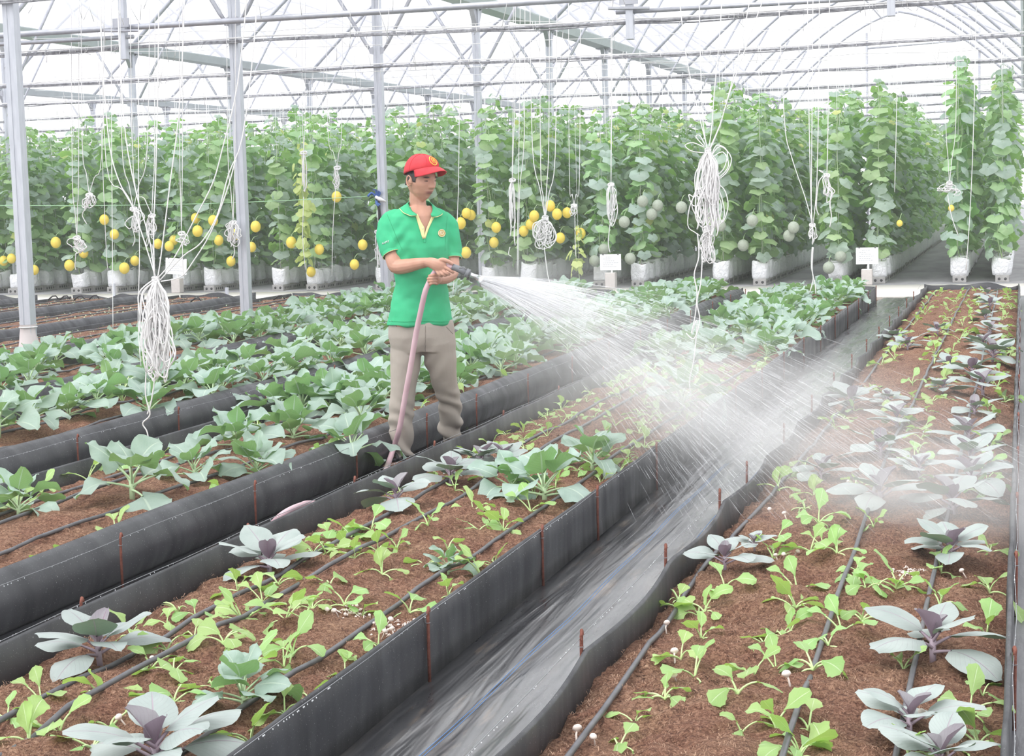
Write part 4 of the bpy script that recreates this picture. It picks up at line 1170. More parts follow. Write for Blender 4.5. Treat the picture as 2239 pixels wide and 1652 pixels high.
# ================================================================== TWINE
def rope_obj(name, strands, rad, label, cat='twine', m='rope', group=None, parts=None):
    mb = MB()
    for s in strands: mb.tube(s, rad, 6)
    o = mb.build(name, M[m]); tag(o, label, cat, group); return o
def smooth_path(P, n=6):
    P = [Vector(p) for p in P]; out = []
    for i in range(len(P) - 1):
        p0 = P[max(0, i - 1)]; p1 = P[i]; p2 = P[i + 1]; p3 = P[min(len(P) - 1, i + 2)]
        for k in range(n):
            t = k / n
            out.append(0.5 * ((2 * p1) + (-p0 + p2) * t + (2 * p0 - 5 * p1 + 4 * p2 - p3) * t * t + (-p0 + 3 * p1 - 3 * p2 + p3) * t ** 3))
    out.append(P[-1]); return out
def bundle(name, Y, top, bot, tails, loops, fans, rad, label, seed=0, width=30, knots=(), rest=None, depth=.05):
    """a hank of twine hanging in the plane Y (each strand at its own small distance); points in photo pixels"""
    r = random.Random(seed); root = empty(name, ony(top[0], top[1], Y)); tag(root, label, 'twine bundle')
    o0 = Vector(root.location)
    def Pt(x, y, d=0): return ony(x, y, Y + d) - o0
    sc = (ony(top[0] + 10, top[1], Y) - o0).length / 10
    mb = MB()
    for i in range(loops):
        cx = top[0] + (bot[0] - top[0]) * .5
        H_ = bot[1] - top[1]; h = H_ * (r.uniform(.5, 1.0)); a = r.uniform(-1, 1); w_ = width * r.choice((.10, .15, .2, .3, .55)) * r.uniform(.6, 1.1); d = r.uniform(-depth, depth)
        xo = top[0] + a * width * .30; yb = top[1] + h
        if r.random() < .35: top_ = (top[0] + r.uniform(-.12, .12) * width, top[1] + H_ * r.uniform(.1, .45))
        else: top_ = top
        h = yb - top_[1]; jx = lambda k=.05: r.uniform(-k, k) * width
        P = [Pt(top_[0] + jx(), top_[1] + r.uniform(-3, 3), 0)]
        P.append(Pt(xo - w_ * .30 + jx(.1), top_[1] + h * .22, d)); P.append(Pt(xo - w_ * .5 + jx(.12), top_[1] + h * .6, d)); P.append(Pt(xo - w_ * .35 + jx(.1), top_[1] + h * .88, d)); P.append(Pt(xo + jx(.1), yb, d * .6))
        P.append(Pt(xo + w_ * .4 + jx(.12), top_[1] + h * .85, d * .3)); P.append(Pt(xo + w_ * .5 + jx(.12), top_[1] + h * .6, d * .3)); P.append(Pt(xo + w_ * .25 + jx(.1), top_[1] + h * .25, d * .2)); P.append(Pt(top_[0] + jx(), top_[1] + r.uniform(-3, 6), 0))
        mb.tube(smooth_path(P, 5), rad, 5)
    mb.build('hanging_loops', M['rope'], root)
    kb = MB()
    for (x, y, s) in list(knots) + [(top[0], top[1], 1.0)]:
        for q in range(5 if width > 45 else 3):
            a0 = r.uniform(0, 6); c = Pt(x, y)
            kb.tube([c + Vector((math.cos(t + a0) * sc * 6 * s, math.sin(t * 1.3 + a0) * sc * 4 * s, sc * (-6 + 12 * q / 5) * (1 if width > 45 else .5) + math.sin(t + a0) * sc * 3 * s)) for t in np.linspace(0, 2 * PI, 12)], rad * 1.05, 5)
    kb.build('knot', M['rope'], root)
    if tails:
        tb = MB()
        for T in tails: tb.tube(smooth_path([Pt(x, y, (k * .01)) for k, (x, y) in enumerate(T)], 5), rad, 6)
        tb.build('tail_end', M['rope'], root)
    if fans:
        fb = MB()
        for F in fans:
            pts = []
            for f in F:
                pts.append(Pt(f[0], f[1], f[2] if len(f) > 2 else 0))
            fb.tube(smooth_path(pts, 4), rad * .85, 5)
        fb.build('suspension_string', M['rope'], root)
    return root
def upto(px, Y, dpx=0):
    """pixel height of the trellis wire level above this plane"""
    return None
YB = 8.25
bundle('twine_bundle', YB, (340, 612), (339, 842), [[(322, 780), (318, 860), (328, 905), (312, 925), (322, 945), (326, 985), (316, 1035), (316, 1083)], [(345, 770), (338, 830), (330, 880), (322, 905)]], 46,
       [[(340, 605), (326, 560), (310, 510), (285, 440), (262, 400), (240, 320), (225, 150), (215, -60)], [(338, 605), (336, 500), (340, 400), (345, 200), (348, -60)], [(345, 605), (352, 560), (372, 400), (390, 260), (400, 100), (405, -60)],
        [(345, 608), (380, 565), (430, 470), (465, 400), (485, 330), (520, 180), (545, -60)], [(350, 612), (400, 560), (440, 530), (475, 470), (500, 380), (530, 300), (555, 100), (565, -60)], [(352, 615), (395, 605), (420, 575), (460, 510), (495, 420), (515, 350)],
        [(338, 606), (330, 540), (318, 490), (300, 430), (275, 300), (262, 120), (255, -60)]], .0038,
       'largest white twine hank, hanging over the near cabbages at frame left', 1, width=82, knots=[(338, 650, 1.2)], depth=.07)
bundle('twine_bundle', 10.2, (1548, 330), (1545, 520), [[(1525, 510), (1528, 560), (1518, 600), (1524, 640), (1520, 690), (1512, 730), (1524, 700), (1518, 780), (1508, 830), (1510, 862)], [(1536, 560), (1532, 620), (1524, 660), (1530, 700), (1518, 740), (1500, 728)]], 40,
       [[(1548, 328), (1538, 290), (1528, 250), (1500, 120), (1480, -60)], [(1549, 328), (1556, 280), (1562, 200), (1575, 60), (1580, -60)], [(1552, 328), (1568, 290), (1580, 255), (1620, 100), (1650, -60)], [(1547, 328), (1540, 290), (1535, 230), (1530, 60), (1528, -60)], [(1550, 328), (1575, 270), (1600, 190), (1690, -60)],
        [(1552, 345), (1575, 320), (1599, 345), (1588, 378), (1556, 402)], [(1551, 350), (1580, 332), (1593, 362), (1572, 388), (1553, 398)], [(1553, 352), (1566, 318), (1590, 330), (1582, 370), (1554, 390)],
        [(1553, 395), (1582, 412), (1592, 450), (1580, 486), (1570, 460), (1556, 410)], [(1552, 398), (1574, 420), (1584, 470), (1568, 490), (1555, 430)], [(1552, 410), (1576, 440), (1572, 480), (1550, 492), (1548, 440)],
        [(1544, 400), (1512, 440), (1504, 492), (1520, 508), (1530, 515)], [(1542, 405), (1520, 430), (1506, 425), (1514, 448), (1528, 450)],
        [(1540, 322), (1515, 312), (1498, 318), (1512, 330), (1540, 334)], [(1540, 320), (1522, 300), (1530, 296), (1542, 318)]], .0036,
       'large white twine hank with looping coils before the tall vines', 2, width=62, knots=[(1546, 500, 1.0), (1552, 350, .8)], depth=.07)
bundle('twine_bundle', 10.25, (1548, 502), (1552, 580), [], 16, [[(1548, 500), (1546, 440), (1549, 350)]], .0030, 'smaller tassel of looped twine knotted below the large right-hand hank', 12, width=38, depth=.05)
bundle('twine_bundle', 16.0, (1808, 382), (1810, 458), [[(1815, 450), (1818, 475), (1814, 497)], [(1800, 385), (1790, 400), (1785, 450), (1790, 470)]], 6, [[(1808, 382), (1810, 300), (1812, 100), (1815, -60)], [(1806, 382), (1790, 372), (1800, 375)]], .0048,
       'loosely looped twine on a single string, before the right sign', 3, width=34)
bundle('twine_bundle', 16.1, (1776, 490), (1778, 540), [[(1776, 540), (1774, 580), (1778, 610), (1770, 640)], [(1778, 540), (1776, 590), (1782, 620), (1784, 642)]], 5, [[(1776, 488), (1760, 430), (1730, 340), (1715, 260), (1700, -60)], [(1776, 488), (1772, 400), (1768, 200), (1765, -60)], [(1778, 488), (1786, 400), (1790, 200), (1792, -60)], [(1774, 488), (1774, 420), (1776, 200), (1778, -60)]], .0048,
       'long twisted twine cluster reaching down into the bed end cabbages', 4, width=20)
def small(px, y0, y1, Y, w_, label, loops=10, fan=((-20, -120), (10, -160), (30, -140)), tail=None, rad=.006):
    F = []
    for dx, dy in fan: F.append([(px, y0), (px + dx * .4, y0 + dy * .4), (px + dx, y0 + dy), (px + dx * 1.2, -40)])
    bundle('twine_hank', Y, (px, y0), (px, y1), [tail] if tail else [[(px, y1 - 6), (px + 3, y1 + 12), (px - 2, y1 + 26)]], loops, F, rad, label, int(px), width=w_ * 1.5)
small(1192, 478, 545, 19.5, 40, 'round white twine tangle near the spray, before the yellow melons', 22, ((-28, -160), (22, -140), (8, -170), (-10, -120)), [(1190, 540), (1196, 590), (1200, 610), (1212, 645)])
small(195, 424, 462, 18.3, 24, 'small coiled twine ring at left, highest of the coils', 9, ((-15, -110), (28, -90)), [(188, 455), (180, 470), (190, 490)], .0055)
small(168, 518, 560, 18.6, 30, 'small twine coil just right of the first post', 8, ((-10, -140), (4, -150)), [(166, 555), (164, 580), (166, 590)], .0055)
small(292, 455, 512, 15.5, 28, 'drop-shaped twine coil left of the largest hank', 9, ((-60, -100), (-25, -130), (30, -130)), None, .005)
small(332, 470, 540, 15.8, 22, 'narrow twisted twine coil right beside the largest hank', 8, ((-40, -90), (6, -140)), None, .005)
small(397, 508, 540, 17.0, 22, 'small twine coil above the left paper sign', 6, ((-4, -180), (2, -180)), [(399, 535), (400, 590), (402, 610)], .005)
small(510, 485, 540, 18.4, 26, 'shaggy twine tassel beside the second post', 16, ((-12, -160), (4, -170)), None, .0055)
small(1120, 392, 548, 19.0, 12, 'long thin twine skein between the walkway post and the tangle', 9, ((2, -180), (6, -180)), [(1115, 540), (1112, 555), (1118, 560)], .005)
small(1336, 402, 500, 19.5, 16, 'crumpled twine skein hanging over the middle sign', 8, ((2, -200), (0, -190)), [(1334, 490), (1330, 530), (1334, 552)], .0055)
small(1255, 448, 475, 23.0, 14, 'tiny pale twine loop between the tangle and the skein', 5, ((-10, -60), (12, -60)), [(1257, 470), (1258, 540), (1259, 560)], .005)
small(737, 365, 420, 23.0, 14, 'thin twine loops hanging just left of the man', 7, ((-20, -80), (10, -80)), [(734, 410), (728, 500), (726, 600)], .005)
small(664, 332, 430, 23.5, 8, 'thin doubled twine hanging among yellowing leaves', 5, ((-3, -80), (3, -80)), [(664, 430), (662, 520), (668, 590)], .005)
small(2076, 402, 428, 23.5, 34, 'little bow of twine over the open aisle', 7, ((-8, -140), (14, -140)), [(2072, 425), (2080, 470), (2095, 515)], .005)
small(826, 505, 600, 24.0, 10, 'thin twine skein just behind the man\'s post', 6, ((0, -60), (4, -60)), None, .0045)
# long single strings
for i, (pts, Y, lab) in enumerate((([(303, -40), (303, 400), (305, 560), (302, 700), (308, 800)], 11.0, 'straight white string dropping beside the largest hank'), ([(243, -40), (244, 300), (246, 560), (247, 720)], 14.0, 'straight white string right of the first post'),
    ([(2136, -40), (2128, 300), (2120, 480), (2112, 590)], 22.0, 'straight white string before the row at the frame edge'), ([(1008, -40), (1004, 290), (1002, 420), (996, 560), (990, 650)], 20.0, 'long white string slanting just behind the nozzle arm'), ([(1138, -40), (1135, 300), (1132, 480), (1131, 600)], 20.5, 'straight string right of the walkway post'),
    ([(210, -40), (222, 300), (232, 540), (236, 590)], 20.0, 'faint string left of the straight one by the first post'), ([(1964, -40), (1960, 260), (1956, 420)], 24.0, 'short string over the row beside the aisle'), ([(1148, -40), (1146, 300), (1136, 420), (1134, 600)], 21.2, 'second straight string right of the walkway post'))):
    o = rope_obj('hanging_string', [smooth_path([ony(x, y, Y) for x, y in pts], 4)], .0045 if Y > 15 else .0035, lab, 'string')
mb = MB(); A = ony(-60, 449, 19.5); B = ony(822, 428, 23.2)
mb.tube([A.lerp(B, t) + Vector((0, 0, -.05 * math.sin(t * PI))) for t in np.linspace(0, 1, 20)], .0045, 5)
tag(mb.build('guide_string', M['green_twine']), 'long level string running from the frame edge to the blue ribbon', 'string')
# blue ribbon, black straps and white rag on the third post
p = ony(823, 430, 23.16); root = empty('blue_ribbon', p); tag(root, 'blue ribbon knotted round the post behind the man', 'ribbon')
mb = MB(); rr = random.Random(4)
for i in range(9):
    a = rr.uniform(0, 6.28); mb.tube(smooth_path([(0, 0, 0), (.07 * math.cos(a), -.03, .09 * math.sin(a)), (.11 * math.cos(a + .4), -.05, .12 * math.sin(a + .4) - .02)], 4), [(.016, .003)] * 9, 4)
mb.build('bow', M['bluerope'], root)
mb = MB(); mb.tube([(.0, -.01, -.02), (.03, -.01, -.20), (.035, -.01, -.36)], .012, 6); mb.tube([(.03, -.01, 0), (.055, -.02, -.2), (.06, -.01, -.30)], .009, 6); mb.build('dangling_strap', M['black'], root)
mb = MB(); mb.tube([(.0, -.03, .0), (.08, -.05, -.04), (.15, -.03, -.07)], [.02, .03, .01], 6); mb.build('white_rag', M['rope'], root)

# ================================================================== THE MAN
from mathutils.bvhtree import BVHTree
TV = Vector((ROT[0][2], ROT[1][2], 0)).normalized()        # horizontally from the man towards the camera side
RV = Vector((-TV.y, TV.x, 0))                              # to his left as seen (image right)
BASE = onz(925, 1008, 0.0)
def H(px, py, w_=0.0):
    r = ray(px, py); q = BASE + TV * w_
    return CAM + r * ((q - CAM).dot(TV) / r.dot(TV))
def ring_rows(secs, yaw=0.0, n=28, sq=2.3):
    rows = []
    cy, sy = math.cos(yaw), math.sin(yaw)
    ax = RV * cy - TV * sy; bx = TV * cy + RV * sy
    for (px, py, w_, a, b) in secs:
        c = H(px, py, w_); row = []
        for k in range(n):
            t = 2 * PI * k / n; ct, st_ = math.cos(t), math.sin(t)
            e = 2 / sq
            row.append(c + ax * (a * math.copysign(abs(ct) ** e, ct)) + bx * (b * math.copysign(abs(st_) ** e, st_)))
        rows.append(row)
    return rows
def add_rings(mb, rows):
    b = len(mb.v); n = len(rows[0]); mb.grid(rows, closed=True)
    mb.f.append(tuple(b + k for k in reversed(range(n)))); mb.mi.append(0)
    e = b + (len(rows) - 1) * n; mb.f.append(tuple(e + k for k in range(n))); mb.mi.append(0)
def remesh(mb, name, voxel, smooth_it=4, fac=.5):
    me = mb.mesh(name + '_src'); o = bpy.data.objects.new(name + '_src', me); COL.objects.link(o)
    m = o.modifiers.new('r', 'REMESH'); m.mode = 'VOXEL'; m.voxel_size = voxel; m.use_smooth_shade = True
    if smooth_it:
        s = o.modifiers.new('s', 'SMOOTH'); s.factor = fac; s.iterations = smooth_it
    dg = bpy.context.evaluated_depsgraph_get()
    out = bpy.data.meshes.new_from_object(o.evaluated_get(dg)); out.name = name
    bpy.data.objects.remove(o); bpy.data.meshes.remove(me)
    out.shade_smooth(); return out
def T(mb, pts, rad, seg=14): mb.tube(smooth_path([H(*p) for p in pts], 5), _rs(rad, len(pts), 5), seg)
def _rs(rad, n, k):
    out = []; rad = [r_ if isinstance(r_, tuple) else (r_, r_) for r_ in rad]
    for i in range(n - 1):
        for j in range(k):
            t = j / k
            a, b = rad[i], rad[i + 1]
            out.append(tuple(a[q] * (1 - t) + b[q] * t for q in (0, 1)) if isinstance(a, tuple) else a * (1 - t) + b * t)
    out.append(rad[-1]); return out

man = empty('person', BASE)
tag(man, 'standing person in red cap, green polo shirt and beige trousers watering with a hose', 'person')
MI = Matrix.Translation(-BASE)
# ---- body: one continuous surface
yawT = math.radians(16)
TOR = [(914, 444, -.02, .055, .052), (914, 450, -.02, .082, .062), (915, 456, -.02, .118, .074), (915, 463, -.015, .148, .084), (915, 472, -.01, .168, .094), (915, 486, -.01, .180, .103), (916, 510, -.005, .182, .112),
       (919, 540, .0, .168, .118), (919, 580, .0, .152, .112), (918, 620, .0, .146, .106), (919, 655, .0, .162, .110), (920, 688, .0, .182, .118), (920, 709, .0, .192, .124)]
bd = MB()
add_rings(bd, ring_rows([(x, y, w_, a * .90, b * .90) for x, y, w_, a, b in TOR[1:]] + [(921, 745, 0, .11, .07)], yawT))
# neck
T(bd, [(917, 482, -.02), (915, 464, -.02), (913.5, 444, -.02), (914, 422, -.015), (917, 405, -.01)], [(.066, .072), (.054, .058), (.047, .052), (.047, .052), (.05, .055)])
# head
hc = H(920.5, 394, .01)
hy = math.radians(45); hp = math.radians(-9)
FX = (RV * math.sin(hy) + TV * math.cos(hy)); LY = (RV * math.cos(hy) - TV * math.sin(hy)); UZ = Vector((0, 0, 1))
F2 = FX * math.cos(hp) + UZ * math.sin(hp); U2 = UZ * math.cos(hp) - FX * math.sin(hp)
def HD(x, y, z): return hc + F2 * x + LY * y + U2 * z      # x forward, y to his left, z up
def g(v, s): return math.exp(-(v / s) ** 2)
rows = []
for i in range(73):
    th = PI * i / 72; row = []
    for k in range(96):
        ph = 2 * PI * k / 96
        d = Vector((math.sin(th) * math.cos(ph), math.sin(th) * math.sin(ph), math.cos(th)))
        x, y, z = d.x * .094, d.y * .073, d.z * .116
        lo = max(0, -d.z)
        y *= 1 - .37 * lo ** 1.5
        if z < 0: z *= 1.05
        if x > 0:
            x *= 1 - .10 * lo ** 2 + .02 * (1 - abs(d.z)); 
        else: x *= 1 - .25 * lo
        if d.x > 0:
            fr = d.x ** .5
            nz = (1 if z > -.026 else g(z + .026, .007)) * min(1, max(0, (.030 - z) / .052)) ** 1.1
            x += .027 * nz * g(y, .0085 + .005 * min(1, max(0, (.02 - z) / .05))) * fr
            x += .006 * (g(y - .012, .006) + g(y + .012, .006)) * g(z + .026, .007)
            x += fr * (.0065 * g(z + .051, .0065) * g(y, .022) + .006 * g(z + .064, .006) * g(y, .019) - .003 * g(z + .0575, .0022) * g(y, .024))
            x += fr * .007 * g(z + .093, .014) * g(y, .020) - fr * .003 * g(z + .076, .006) * g(y, .025)
            x -= fr * .009 * (g(y - .031, .016) + g(y + .031, .016)) * g(z - .010, .011)
            x += fr * .004 * (g(y - .031, .010) + g(y + .031, .010)) * g(z - .008, .006)
            x += fr * .005 * (g(y - .03, .022) + g(y + .03, .022)) * g(z - .029, .007)
            y += math.copysign(1, y) * fr * .004 * g(abs(y) - .05, .02) * g(z + .018, .016)
            y += math.copysign(1, y) * .003 * g(abs(y) - .05, .02) * g(z + .070, .018)
        row.append(HD(x, y, z))
    rows.append(row)
bd.grid(rows, closed=True)
for s in (-1, 1):    # ears
    mm = MB()
    P = []
    for t in np.linspace(-.4, 2 * PI - 1.6, 12):
        P.append(HD(-.010 + .016 * math.cos(t) - .003 * math.sin(t), s * (.079 + .005 * math.sin(t * .5)), -.004 + .029 * math.sin(t)))
    bd.tube(P, [.0048] * 11 + [.006], 8)
    c0 = HD(-.008, s * .074, -.004)
    bd.sphere(c0, .0001, 4, 3)
    bd.tube([HD(-.004, s * .070, .012), HD(-.006, s * .0755, -.004), HD(-.002, s * .071, -.026)], [(.010, .006), (.014, .007), (.008, .006)], 8)
# arms
T(bd, [(850, 492, .0), (853, 530, .03), (861, 568, .085), (868, 582, .105), (890, 581, .15), (916, 576, .205), (938, 573, .245)], [.055, .050, .046, .043, .041, .032, (.023, .029)])
T(bd, [(980, 500, -.07), (986, 540, -.055), (988.5, 575, -.02), (986, 596, .02), (974, 605, .09), (962, 609, .16), (955, 608, .205)], [.044, .042, .042, .043, .040, .032, (.027, .025)])
# right hand (upper), palm over the hose, index along it, others curled
def F_(pts, r0, r1): bd.tube(smooth_path([H(*p) for p in pts], 4), _rs([r0 + (r1 - r0) * i / (len(pts) - 1) for i in range(len(pts))], len(pts), 4), 9)
T(bd, [(936, 573, .243), (945, 575, .266), (954, 579, .286), (964, 583, .294), (971, 587, .290)], [(.026, .028), (.031, .024), (.036, .021), (.035, .020), (.024, .016)])
F_([(955, 574, .280), (966, 568, .300), (977, 570, .304), (985, 574, .302), (991, 577.5, .298)], .0150, .0086)    # thumb
F_([(957, 576, .288), (966, 573, .296), (972, 580, .296)], .015, .013)                                       # web of the thumb
F_([(968, 582, .298), (978, 587, .308), (985, 592, .308), (992, 595.5, .294)], .0108, .0082)                 # index
F_([(966, 590, .298), (974, 596, .308), (980, 599, .300), (983, 599, .282)], .0102, .0080)                   # middle
F_([(961, 593, .296), (967, 599, .304), (973, 602, .296), (976, 601, .278)], .0098, .0078)                   # ring
F_([(955, 592, .290), (959, 599, .298), (964, 603, .290), (967, 603, .274)], .0090, .0072)                    # little
# left hand (lower), fist round the hose
T(bd, [(958, 608, .200), (956, 610, .222), (953, 612, .240)], [(.028, .024), (.032, .022), (.030, .018)])
for k, (y0, y1, xl) in enumerate(((602, 603, 939), (608, 609, 936), (614, 615, 937), (620, 622, 940))):
    F_([(957 - k, y0, .236), (951 - k, y0 - 1, .268), (944 - k * .5, y0, .280), (xl, y1, .266), (xl + 1, y1 + .5, .248)], .0096 - .0006 * k, .0078 - .0004 * k)
F_([(957, 601, .225), (953, 597, .250), (947, 597, .268)], .011, .0085)                                        # left thumb over the top
# legs and feet
T(bd, [(893, 735, 0), (886, 790, .0), (882, 850, .0), (877, 905, -.01), (876, 950, -.02), (878, 985, -.02), (884, 1000, -.02)], [.06, .055, .045, .042, .040, .040, .038])
T(bd, [(955, 735, -.01), (964, 790, -.04), (972, 835, -.09), (984, 880, -.16), (984, 925, -.23), (989, 955, -.28), (991, 972, -.28)], [.06, .055, .045, .040, .040, .036, .036])
T(bd, [(889, 1003, -.02), (872, 1008, .02), (852, 1014, .07), (838, 1018, .105)], [(.034, .034), (.034, .036), (.020, .042), (.013, .042)])
for k in range(5):
    a = (840 - 5.5 * (2.2 - k) * .6, 1016.5 + (k - 2) * 1.9, .10 + .012 * (k - 2)); F_([(a[0] + 5, a[1] - .6, a[2] - .01), (a[0], a[1], a[2]), (a[0] - 6 - (2 if k == 4 else 0), a[1] + 1, a[2] + .012)], .0085, .0072 + (.002 if k == 4 else 0))
T(bd, [(991, 972, -.28), (1001, 976, -.24), (1014, 981, -.18)], [(.034, .034), (.030, .036), (.013, .040)])
body = remesh(bd, 'body', 0.0032, 2, .45)
body.transform(MI)
skin = noisy('tanned_skin', (0.52, 0.27, 0.19), (0.62, 0.35, 0.26), 14, 0.5)
ca = body.color_attributes.new('tint', 'FLOAT_COLOR', 'POINT')
nv_ = len(body.vertices); co = np.empty(nv_ * 3, dtype=np.float32); body.vertices.foreach_get('co', co); co = co.reshape(-1, 3)
hl = hc - BASE
d_ = co - np.array(hl); X_ = d_ @ np.array(F2); Y_ = d_ @ np.array(LY); Z_ = d_ @ np.array(U2)
lip = np.exp(-((Z_ + .0590) / .0098) ** 4) * np.exp(-(Y_ / .025) ** 4) * (X_ > .045)
brow = np.exp(-((Z_ - .028 - .06 * (np.abs(Y_) - .031) * -1) / .0042) ** 2) * np.exp(-((np.abs(Y_) - .033) / .017) ** 4) * (X_ > .05)
stub = np.exp(-((Z_ + .085) / .022) ** 4) * (X_ > .03) * .16 + np.exp(-((Z_ + .042) / .006) ** 2) * np.exp(-(Y_ / .025) ** 2) * (X_ > .07) * .2
colv = np.ones((nv_, 4), dtype=np.float32)
for c_, (lc, bc, sc_) in enumerate(((.58, .16, .70), (.42, .14, .72), (.52, .15, .80))):
    colv[:, c_] = (1 - lip * (1 - lc)) * (1 - brow * (1 - bc)) * (1 - stub * (1 - sc_) * 2)
ca.data.foreach_set('color', colv.ravel())
vc = N(skin, 'ShaderNodeVertexColor'); vc.layer_name = 'tint'
old = bsdf(skin).inputs['Base Color'].links[0].from_socket
L(skin, mixc(skin, 1.0, old, vc.outputs[0], 'MULTIPLY'), bsdf(skin).inputs['Base Color'])
bsdf(skin).inputs['Subsurface Weight'].default_value = .12; bsdf(skin).inputs['Subsurface Radius'].default_value = (.01, .004, .002)
body.materials.clear(); body.materials.append(skin)
bo = bpy.data.objects.new('body', body); COL.objects.link(bo); bo.parent = man
def part(mb, name, m, smooth=True, parent=None):
    mb.v = [tuple(Vector(v) - BASE) for v in mb.v]
    return mb.build(name, m, parent or man, smooth)
# eyes (nearly closed, looking down along the jet)
eb = mat('dark_brown_eye', (0.035, 0.022, 0.02), .2)
for s in (-1, 1):
    mb = MB(); P = []
    for t in np.linspace(-1, 1, 7): P.append(HD(.0845 - .0075 * abs(t) ** 2 - (.003 if t * s > 0 else 0), s * .031 + .0125 * t, .0075 - .0018 * t * t))
    mb.tube(P, [(.0008, .001), (.0017, .0022), (.0023, .0028), (.0025, .003), (.0023, .0028), (.0017, .0024), (.0008, .001)], 6)
    part(mb, 'eye', eb)
    mb = MB(); P = []
    for t in np.linspace(-1, 1, 7): P.append(HD(.0895 - .012 * max(0, t * s) ** 2 - .001, s * .033 + .018 * t, .0265 + .002 * (1 - t * t)))
    mb.tube(P, [(.0012, .001), (.0028, .0015), (.0036, .0018), (.0038, .0018), (.0034, .0018), (.0024, .0015), (.001, .001)], 6)
    part(mb, 'eyebrow', eb)
mb = MB(); mb.tube([HD(.0925 - .014 * (t * t), .021 * t, -.0600 - .0015 * t * t) for t in np.linspace(-1, 1, 9)], [(.0006, .001)] + [(.0011, .002)] * 7 + [(.0006, .001)], 6)
part(mb, 'mouth_line', mat('dark_lip_line', (.12, .05, .05), .5))
# hair under the cap
mb = MB(); rows = []
for i in range(13):
    row = []
    for k in range(33):
        ph = math.radians(70 - 6 * (i < 8)) + k / 32 * math.radians(220 + 12 * (i < 8)); z = .07 - .078 * i / 12
        if z < -.0: sc_ = 1 - .1
        q = math.sqrt(max(0, 1 - (z / .116) ** 2))
        lim = 1 if (abs(ph - PI) < math.radians(68) or z > -.002) else .96
        row.append(HD(.098 * q * math.cos(ph) * lim, .0765 * q * math.sin(ph) * lim, z - (.03 * i / 12 if abs(ph - PI) < .9 else 0)))
    rows.append(row)
mb.grid(rows); hr = part(mb, 'hair', noisy('black_hair', (.02, .018, .018), (.045, .04, .04), 60, .5))
# ---- cap
red = noisy('red_cotton_cap', (0.62, 0.028, 0.045), (0.68, 0.05, 0.065), 20, .75, 0, .15, 300)
mb = MB(); rows = []
def capr(ph, t):     # t 0 rim .. 1 top ; local head coordinates
    zr = .050 + .036 * math.cos(ph); zt = .146
    z = zr + (zt - zr) * math.sin(t * PI / 2)
    q = math.cos(t * PI / 2) ** .82 if t < 1 else 0
    bulge = 1 + .05 * math.sin(t * PI)
    return HD((-.004 + .106 * q * math.cos(ph) * bulge), .089 * q * math.sin(ph) * bulge, z + .004 * math.cos(6 * ph) * 0)
for i in range(15):
    rows.append([capr(2 * PI * k / 48, i / 14) for k in range(48)])
mb.grid(rows, closed=True)
cap = part(mb, 'cap', red); sm = cap.modifiers.new('t', 'SOLIDIFY'); sm.thickness = .003; sm.offset = -1
mb = MB(); mb.sphere(HD(-.004, 0, .143), .006, 8, 6); part(mb, 'button', red, parent=cap)
mb = MB()
for k in range(6): mb.tube([capr(PI / 6 + k * PI / 3, t) + (capr(PI / 6 + k * PI / 3, t) - hc).normalized() * .0008 for t in np.linspace(0, .98, 14)], .0010, 4)
part(mb, 'seam', red, parent=cap)
mb = MB(); rows = []
for i in range(9):
    t = i / 8; row = []
    for k in range(29):
        ph = math.radians(-72 + 144 * k / 28); e = math.cos(ph * 1.2) ** .6 if abs(ph * 1.2) < PI / 2 else 0
        ex = .074 * t * max(0, e)
        x = -.004 + .107 * math.cos(ph) + ex; y = .090 * math.sin(ph) * (1 + .02 * t); z = .050 + .036 * math.cos(ph) + .004 - .026 * (math.sin(ph) ** 2) * (.15 + t) - .014 * t * t
        row.append(HD(x, y, z))
    rows.append(row)
mb.grid(rows); o = part(mb, 'brim', red, parent=cap); sm = o.modifiers.new('t', 'SOLIDIFY'); sm.thickness = .004; sm.offset = 0
# gold crest on the cap front: ring, inner shield, ribbons
gold = mat('gold_embroidery', (0.90, 0.56, 0.10), .6); gold2 = mat('orange_embroidery', (0.80, 0.22, 0.05), .6)
def capfront(u, v, off=.0016):    # u sideways, v up in metres on the crown front
    ph = u / .098; t = (v - .026) / .100
    p = capr(ph, t); n = (p - HD(-.01, 0, .045)).normalized(); return p + n * off
def onfront(mb, pts, rad, off=.0016): mb.tube([capfront(u, v + .0, off) for u, v in pts], rad, 5)
mb = MB(); cv = .066
onfront(mb, [(.030 * math.cos(t), cv + .026 * math.sin(t)) for t in np.linspace(0, 2 * PI, 30)], .0022)
onfront(mb, [(.023 * math.cos(t), cv - .004 + .024 * math.sin(t)) for t in np.linspace(PI * 1.12, PI * 1.88, 12)], .0028)
onfront(mb, [(.024 * math.cos(t), cv + .004 + .022 * math.sin(t)) for t in np.linspace(PI * .15, PI * .85, 12)], .0028)
onfront(mb, [(-.012, cv + .012), (-.013, cv), (-.008, cv - .012), (0, cv - .017), (.008, cv - .012), (.013, cv), (.012, cv + .012), (0, cv + .014), (-.012, cv + .012)], .0020)
onfront(mb, [(-.004, cv + .006), (.002, cv + .002), (-.002, cv - .004), (.003, cv - .010)], .0026)
part(mb, 'crest', gold, parent=cap)
mb = MB(); onfront(mb, [(.006, cv + .007), (.007, cv - .003)], .0020, .002); onfront(mb, [(-.007, cv + .004), (-.006, cv - .006)], .0018, .002); part(mb, 'crest_inlay', gold2, parent=cap)

